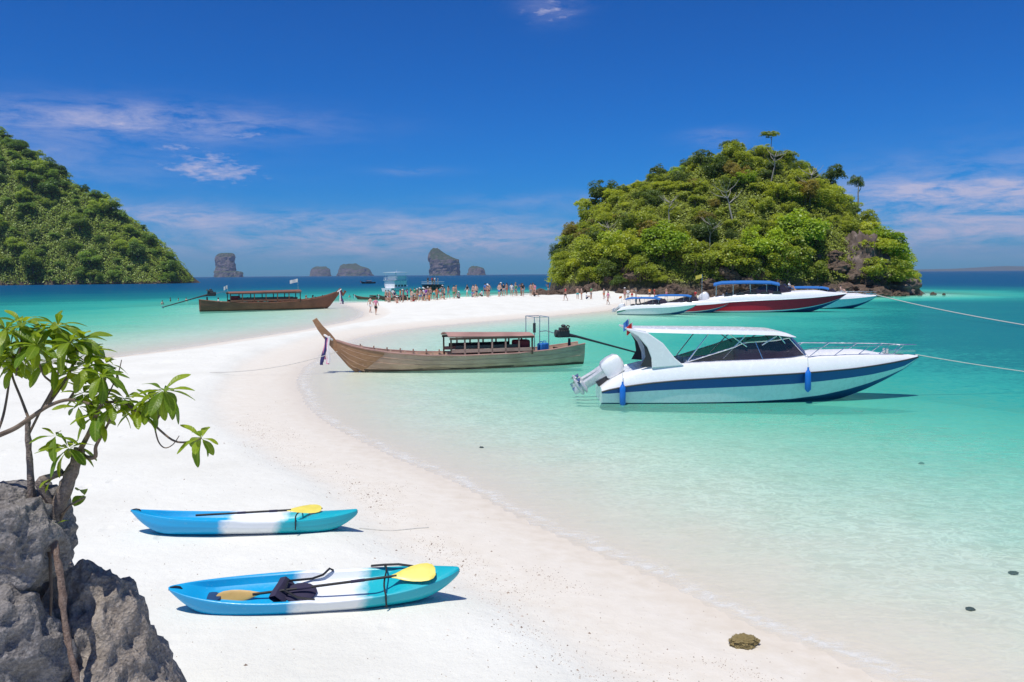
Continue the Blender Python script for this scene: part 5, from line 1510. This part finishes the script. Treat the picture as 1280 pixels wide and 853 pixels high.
spec = [ # px, py, pose, outfit, colour, second colour, hat
 (486, 376, 'sitting', 'shorts', 'white', None, 0), (494, 374, 'standing', 'shirt and shorts', 'navy', 'black', 0), (483, 375, 'standing', 'shorts', 'black', None, 0), (488, 376, 'arms akimbo', 'bikini', 'pink', None, 0),
 (492, 375, 'standing', 'shirt and shorts', 'white', 'grey', 0), (497, 377, 'sitting', 'bikini', 'red', None, 1), (501, 375, 'standing', 'shirt and shorts', 'orange', 'navy', 0), (505, 376, 'standing', 'shorts', 'red', None, 0),
 (510, 375, 'taking a photo', 'shirt and shorts', 'purple', 'black', 0), (514, 376, 'standing', 'swim shirt', 'black', None, 0), (518, 375, 'sitting', 'shorts', 'navy', None, 0), (522, 375, 'standing', 'bikini', 'orange', None, 1),
 (526, 376, 'walking', 'shorts', 'blue', None, 0), (531, 375, 'standing', 'shirt and shorts', 'white', 'navy', 1), (535, 375, 'arms akimbo', 'shorts', 'grey', None, 0), (539, 375, 'standing', 'bikini', 'black', None, 0),
 (543, 376, 'bending down', 'shorts', 'turquoise', None, 0), (547, 375, 'standing', 'swim shirt', 'pink', None, 0), (551, 375, 'standing', 'shirt and shorts', 'turquoise', 'white', 0), (556, 374, 'sitting', 'bikini', 'yellow', None, 0),
 (561, 374, 'walking', 'bikini', 'blue', None, 0), (568, 374, 'standing', 'shorts', 'green', None, 0), (574, 374, 'sitting', 'shirt and shorts', 'grey', 'black', 1)]
for k in range(34):
    of = rp.choice(['shorts', 'bikini', 'shirt and shorts', 'swim shirt', 'shirt and shorts'])
    spec.append((rp.choice([rp.uniform(478, 600), rp.uniform(500, 620), rp.uniform(570, 690)]), rp.choice([374, 375, 376]), rp.choice(['standing', 'standing', 'arms akimbo', 'walking', 'sitting', 'taking a photo']), of, rp.choice(cols), rp.choice(['black', 'navy', 'grey', 'white']), rp.random() < .15))
for px_, py_, pn, of, c1, c2, ht in spec: person(on_ground(px_, py_), rp.uniform(0, 6.28), pn, of, c1, FARE if px_ < 580 else MIDL, c2, bool(ht))
MIDL = 'in the group nearer the island'
for px_, py_, pn, of, c1, c2, ht in [(592, 373, 'standing', 'bikini', 'pink', None, 0), (596, 373, 'standing', 'shorts', 'navy', None, 0), (603, 373, 'sitting', 'shirt and shorts', 'white', 'black', 0), (607, 373, 'standing', 'shirt and shorts', 'blue', 'navy', 0),
     (612, 373, 'walking', 'shorts', 'black', None, 0), (626, 373, 'standing', 'shorts', 'red', None, 0), (630, 373, 'arms akimbo', 'shirt and shorts', 'black', 'grey', 0), (634, 373, 'standing', 'bikini', 'red', None, 0), (640, 373, 'standing', 'swim shirt', 'white', None, 0), (645, 373, 'walking', 'bikini', 'white', None, 0)]:
    person(on_ground(px_, py_), rp.uniform(0, 6.28), pn, of, c1, MIDL, c2, bool(ht))
person(on_ground(664, 373), 3.0, 'standing', 'shorts', 'grey', 'alone on the sand just before the island rocks')
person(on_ground(463, 391), 2.6, 'walking', 'shorts', 'white', 'at the wet tip of the sand spit', h=1.78)
person(on_ground(470, 394), 2.9, 'walking', 'shirt and shorts', 'pink', 'at the wet tip of the sand spit', 'black', h=1.78)
ISB = 'on the island beach'
for px_, py_, pn, of, c1, c2, ht in [(707, 376, 'walking', 'shirt and shorts', 'red', 'black', 0), (722, 374, 'standing', 'shorts', 'turquoise', None, 0), (727, 375, 'standing', 'bikini', 'orange', None, 0), (733, 374, 'sitting', 'shirt and shorts', 'white', 'navy', 0), (739, 374, 'standing', 'shirt and shorts', 'green', 'grey', 0),
     (755, 374, 'standing', 'shorts', 'orange', None, 0), (760, 381, 'walking', 'swim shirt', 'pink', None, 0), (781, 375, 'standing', 'bikini', 'pink', None, 1), (785, 376, 'standing', 'shirt and shorts', 'white', 'white', 0), (790, 375, 'arms akimbo', 'shorts', 'red', None, 0),
     (795, 374, 'standing', 'swim shirt', 'grey', None, 0), (812, 372, 'standing', 'shirt and shorts', 'orange', 'black', 0), (818, 372, 'standing', 'shirt and shorts', 'red', 'red', 0), (833, 371, 'standing', 'shorts', 'pink', None, 0)]:
    person(on_ground(px_, py_), rp.uniform(0, 6.28), pn, of, c1, ISB, c2, bool(ht))
# swimmers standing chest-deep beyond the dark longtail
for px_, py_, c1 in [(203, 381, 'black'), (213, 377, 'red'), (223, 376, 'navy'), (233, 377, 'orange'), (437, 372, 'white')]:
    w = pix(px_, py_); bedz = gz(w.x, w.y)
    person((w.x, w.y, -1.15), rp.uniform(0, 6.28), 'standing', 'shorts', c1, 'chest-deep beyond the dark longtail boat')
# people aboard
def aboard(o, x, y, z, yaw, pn, of, c1, where, c2=None):
    person(world_of(o, (x, y, z)), o.rotation_euler.z + yaw, pn, of, c1, where, c2)
for k, (x, y, c1, c2) in enumerate([(2.2, -.6, 'navy', 'black'), (2.2, .6, 'white', 'navy'), (3.2, -.6, 'orange', 'grey'), (3.2, .6, 'blue', 'black'), (4.2, -.6, 'black', 'blue'), (5.2, -.6, 'pink', 'grey'), (5.2, .6, 'grey', 'navy')]):
    aboard(b3, x, y, .98, 1.57, 'sitting', 'shirt and shorts', c1, 'under the long red speedboat canopy', c2)
aboard(b3, 6.9, -.3, 1.72, 1.2, 'sitting', 'shirt and shorts', 'white', 'on the long red speedboat foredeck', 'navy')
aboard(b2, 6.6, .1, 1.0, 2.2, 'standing', 'shirt and shorts', 'red', 'in the small red speedboat', 'navy')
aboard(b4, 5.2, -.4, 1.0, 2.2, 'standing', 'shirt and shorts', 'blue', 'in the plain white speedboat', 'white')
aboard(b4, 7.4, .1, 1.72, 1.2, 'sitting', 'shorts', 'white', 'on the plain white speedboat foredeck')
aboard(b1, 2.6, -.4, .9, 2.0, 'bending down', 'shirt and shorts', 'orange', 'in the green-tailed speedboat', 'grey')
for k, (x, y, c1, c2) in enumerate([(3.2, -.45, 'white', 'navy'), (4.0, .4, 'turquoise', 'black'), (4.9, -.45, 'grey', 'grey'), (5.8, -.4, 'pink', 'navy'), (6.6, -.45, 'red', 'black'), (7.5, -.4, 'purple', 'grey')]):
    aboard(LT2, x, y, .45, 1.57, 'sitting', 'shirt and shorts', c1, 'inside the dark longtail boat', c2)
for x, c1 in ((9.0, 'pink'), (9.6, 'white')): aboard(LT2, x, 0, .55, 1.2, 'sitting', 'bikini', c1, 'on the bow of the dark longtail boat')
aboard(LT2, 1.5, -.1, .5, 1.57, 'sitting', 'shirt and shorts', 'white', 'in the stern of the dark longtail boat', 'black')

# ------------------------------------------------------------------ boats beyond the sandbar
longtail('dark longtail boat beached behind the crowd, its cabin roof low', pix(520, 375.6), pix(478, 375.6), 1, DARKWOOD, DARKWOOD, DARKWOOD, roof=(.25, .6), frame=False, prow_h=1.7, roof_z=1.4, cargo=False, planks=False, tail=False, group='boats beyond the sandbar')
longtail('dark longtail boat without people behind the walking pair at the spit tip', pix(482, 374.6), pix(447, 374.6), 1, REDWOOD, DARKWOOD, DARKWOOD, roof=(.3, .5), frame=False, prow_h=1.8, roof_z=1.3, cargo=False, planks=False, tail=False, group='boats beyond the sandbar')
longtail('tiny dark boat far out on the deep blue water', pix(470, 354.5), pix(454, 354.8), 1, DARKWOOD, DARKWOOD, ROOFWOOD, roof=(.3, .6), frame=False, prow_h=1.9, roof_z=1.6, cargo=False, planks=False, tail=False, group='boats beyond the sandbar')

def tour_boat(label, px_, Y, yaw, L, B, hull_m, cab_m, roof_m, h1=2.1, h2=1.9, top_people=()):
    X = (px_ - CX) / F_PX * Y
    bt = empty('tour_boat', (X, Y, 0), (0, 0, yaw))
    mb = MB(); secs = []
    for t, hb, sz, kz in [(0, .42, .9, -.3), (.3, .5, .85, -.4), (.65, .48, .95, -.4), (.85, .3, 1.2, -.2), (1, .02, 1.5, .9)]:
        x = (t - .5) * L
        pr = [(0, kz), (.8, kz + .3), (1, sz)]
        secs.append([(x, a * hb * B, z) for a, z in pr] + [(x, 0, sz + .03)] + [(x, -a * hb * B, z) for a, z in pr[::-1][:-1]])
    mb.loft(secs, closed=True, cap0=True); mb.build('hull', hull_m, bt)
    mb = MB(); mb.box((-.05 * L, 0, .9 + h1 * .45), (L * .58, B * .78, h1 * .9)); mb.build('cabin', cab_m, bt, bevel=.05)
    if roof_m: mb = MB(); mb.box((0, 0, .9 + h1 + .6), (L * .42, B * .8, 1.1)); mb.build('wheelhouse', cab_m, bt, bevel=.05)
    for s_ in (-1, 1):
        for k in range(4):
            mb = MB(); mb.box(((-.28 + .15 * k) * L, s_ * B * .39, 1.5), (.09 * L, .05, .5)); mb.build('window', CHARCOAL, bt)
    mb = MB(); mb.box((-.05 * L, 0, .9 + h1), (L * .66, B * .95, .12)); mb.build('upper_deck', cab_m, bt, bevel=.04)
    for k in range(5):
        for s_ in (-1, 1):
            mb = MB(); mb.box(((-.34 + .145 * k) * L, s_ * B * .42, .9 + h1 / 2 + .2), (.09, .09, h1 - .4)); mb.build('pillar', cab_m, bt)
    for z in (.35, .7):
        mb = MB(); x0, x1, w = -.36 * L, .27 * L, B * .46
        mb.tube([(x0, -w, .9 + h1 + z), (x1, -w, .9 + h1 + z), (x1, w, .9 + h1 + z), (x0, w, .9 + h1 + z), (x0, -w, .9 + h1 + z)], .035, 6); mb.build('rail', WHITE, bt)
    if roof_m:
        for sx_ in (-.3, .2):
            for s_ in (-1, 1):
                mb = MB(); mb.tube([(sx_ * L, s_ * B * .42, .9 + h1), (sx_ * L, s_ * B * .42, .9 + h1 + h2)], .05, 6); mb.build('roof_post', WHITE, bt)
        mb = MB(); mb.loft([[(x, y * B * .5, .9 + h1 + h2 + .12 * (1 - y * y) + dz) for y in (-1, -.6, 0, .6, 1)] + [(x, y * B * .5, .9 + h1 + h2 - .06 + dz) for y in (1, 0, -1)] for x, dz in ((-.36 * L, 0), (0, .05), (.28 * L, 0))], closed=True, cap0=True, cap1=True); mb.build('roof', roof_m, bt)
        mb = MB(); mb.tube([(0, 0, .9 + h1 + h2), (0, 0, .9 + h1 + h2 + .9)], .03, 6); mb.build('mast', WHITE, bt)
    tag(bt, label, 'boat', 'boats beyond the sandbar')
    for x, y, c1 in top_people:
        person(world_of(bt, (x, y, .96 + h1)), rp.uniform(0, 6.28), 'standing', 'shirt and shorts', c1, 'atop the dark dive boat', 'black')
    return bt
tour_boat('white two-deck tour boat with flat roof beyond the crowd', 497, 225, R_(60), 9, 4.0, WHITE, WHITE, WHITE, 2.1, 2.0)
tour_boat('low dark dive boat with people on its top deck beyond the crowd', 543, 205, R_(60), 8, 3.4, DARKWOOD, CHARCOAL, None, 1.0, 0, [(-1.6, .6, 'black'), (-.6, -.7, 'white'), (.4, .6, 'navy'), (1.2, -.4, 'grey'), (-1.8, -.8, 'red')])

# small flags on the boats
def flag(o, x, y, z0, z1, col, w=.5):
    mb = MB(); mb.tube([(x, y, z0), (x, y, z1)], .02, 6); mb.build('flag_pole', STEEL, o)
    mb = MB(); mb.loft([[(x - w * i / 5, y + .06 * math.sin(i * 1.3), z1 - dz - .03 * i) for dz in (0, .15, .3)] for i in range(6)]); mb.build('flag', CLOTH[col], o)
flag(LT2, 8.3, 0, 1.5, 2.7, 'white', .7); flag(LT2, 2.3, 0, 1.5, 2.2, 'white', .3)
flag(SB, 1.05, -.9, 2.5, 2.74, 'red', .18); flag(SB, 1.0, -.4, 2.5, 2.84, 'blue', .18)
flag(b3, .3, -.6, 1.0, 3.0, 'yellow', .5); flag(b1, .3, .5, .8, 2.6, 'orange', .4)

# ------------------------------------------------------------------ ropes
def rope(label, a, b_, sag, r=.018, lie=False):
    a, b_ = Vector(a), Vector(b_); pts = []
    for k in range(25):
        t = k / 24; p = a.lerp(b_, t); p.z -= sag * 4 * t * (1 - t)
        if lie:
            p += Vector((-(b_ - a).y, (b_ - a).x, 0)).normalized() * (.05 * math.sin(t * 9) * (b_ - a).length * .12)
            p.z = max(gz(p.x, p.y), 0) + r * .7 if t > .12 or lie == 2 else p.z
        pts.append(p)
    mb = MB(); mb.tube(pts, r, 6); o = mb.build('mooring_rope', ROPE); tag(o, label, 'rope', 'mooring ropes')
rope('pale anchor rope running out from the bow of the white blue-striped speedboat', world_of(SB, (11.0, 0, 1.5)), pix(1500, 486), .15, .02)
rope('pale anchor rope running out from the bow of the plain white speedboat', world_of(b4, (11.0, 0, 1.5)), pix(1420, 428), .3, .05)
rope('thin mooring rope from the grey longtail prow to the sand', world_of(LT, (11.4, .0, 1.0)), pix_ground(262, 466), .25, .014)
rope('thin rope lying on the sand past the kayak without a seat back', pix_ground(449, 661), pix_ground(536, 660), 0, .010, 2)

# ------------------------------------------------------------------ small things on the sand
cs = pix_ground(928, 807)
st = link('coral_stone', rock_mesh('coral_stone', 'coral_stone', 5, 5, .35, 2.2, .22)); st.location = cs + Vector((0, 0, .03)); st.scale = (.135, .10, .075); st.rotation_euler = (0, 0, .3)
lump = link('lump', rock_mesh('lump', 'coral_stone', 8, 4, .35, 2.2, .2), st); lump.location = (1.15, .15, -.15); lump.scale = (.45, .5, .5)
tag(st, 'yellow-brown lump of dead coral lying alone on the wet sand', 'stone')
for px_, py_, s_ in [(602, 558, .05), (1152, 566, .06), (1267, 711, .06), (1213, 759, .05)]:
    w = pix(px_, py_); z = gz(w.x, w.y)
    o = link('sunken_stone', SHORE_ROCKS[px_ % 4]); o.location = (w.x, w.y, z + s_ * .2); o.scale = (s_, s_ * .8, s_ * .5)
    tag(o, 'small dark stone under the clear shallow water of the bay', 'stone', 'stones in the shallows')
# shell and coral grit, thickest along the last tide line
r = np.random.default_rng(77)
N = 360000
gx_ = r.uniform(-8, 7, N); gy_ = 6.5 + 30 * r.uniform(0, 1, N) ** 1.7; dd = shore_dist(gx_, gy_)
band = np.exp(-((dd - 2.35 - .35 * wob(gx_, gy_, 1.2, 2)) / .5) ** 2) * np.clip(.45 + .8 * wob(gx_, gy_, 2.5, 12), .05, 1) + .4 * np.exp(-((dd - 1.35) / .22) ** 2) * (wob(gx_, gy_, 2.0, 31) > .1) + .012
keep = (dd > .15) & (r.uniform(0, 1, N) < band * .8)
x, y = gx_[keep], gy_[keep]; z = ground_z(x, y); n = len(x)
s_ = np.where(r.uniform(0, 1, n) < .03, r.uniform(.014, .03, n), r.uniform(.004, .013, n)); a = r.uniform(0, 3.14, n)
Vv = np.stack([np.stack([x + s_ * np.cos(a + q * 1.57) * (1 if q % 2 else .6), y + s_ * np.sin(a + q * 1.57) * (1 if q % 2 else .6), z - .1 * s_], 1) for q in range(4)] + [np.stack([x, y, z + s_ * .7], 1)], 1).reshape(-1, 3)
o = np.arange(n)[:, None, None] * 5
Ff = (o + np.array([[0, 1, 4], [1, 2, 4], [2, 3, 4], [3, 0, 4]])[None]).reshape(-1, 3)
m, nt, b = newmat('shell_grit'); g = nt.nodes.new('ShaderNodeNewGeometry')
nt.links.new(nramp(nt, g.outputs['Random Per Island'], [(0, (.14, .10, .08)), (.35, (.30, .24, .19)), (.7, (.46, .40, .34)), (1, (.66, .62, .57))]), b.inputs['Base Color']); b.inputs['Roughness'].default_value = .85
tag(link('shell_grit', quick_mesh('shell_grit', Vv, Ff, m)), 'broken shell and coral grit scattered along the tide line', 'grit', kind='stuff')

# ------------------------------------------------------------------ sea air
HAZE_DENSITY = 6.5e-5
mb = MB(); mb.box((0, 0, 160), (27000, 27000, 370))
hz = mb.build('haze', None, smooth=False)
hm_ = bpy.data.materials.new('haze_air'); hm_.use_nodes = True; nt = hm_.node_tree
nt.nodes.clear(); o_ = nt.nodes.new('ShaderNodeOutputMaterial'); pv = nt.nodes.new('ShaderNodeVolumePrincipled')
pv.inputs['Color'].default_value = (0.66, 0.78, 1.0, 1); pv.inputs['Density'].default_value = HAZE_DENSITY; pv.inputs['Anisotropy'].default_value = 0.2
nt.links.new(pv.outputs[0], o_.inputs['Volume'])
hz.data.materials.append(hm_); tag(hz, 'thin pale sea haze in the air over the bay', 'haze', kind='stuff')
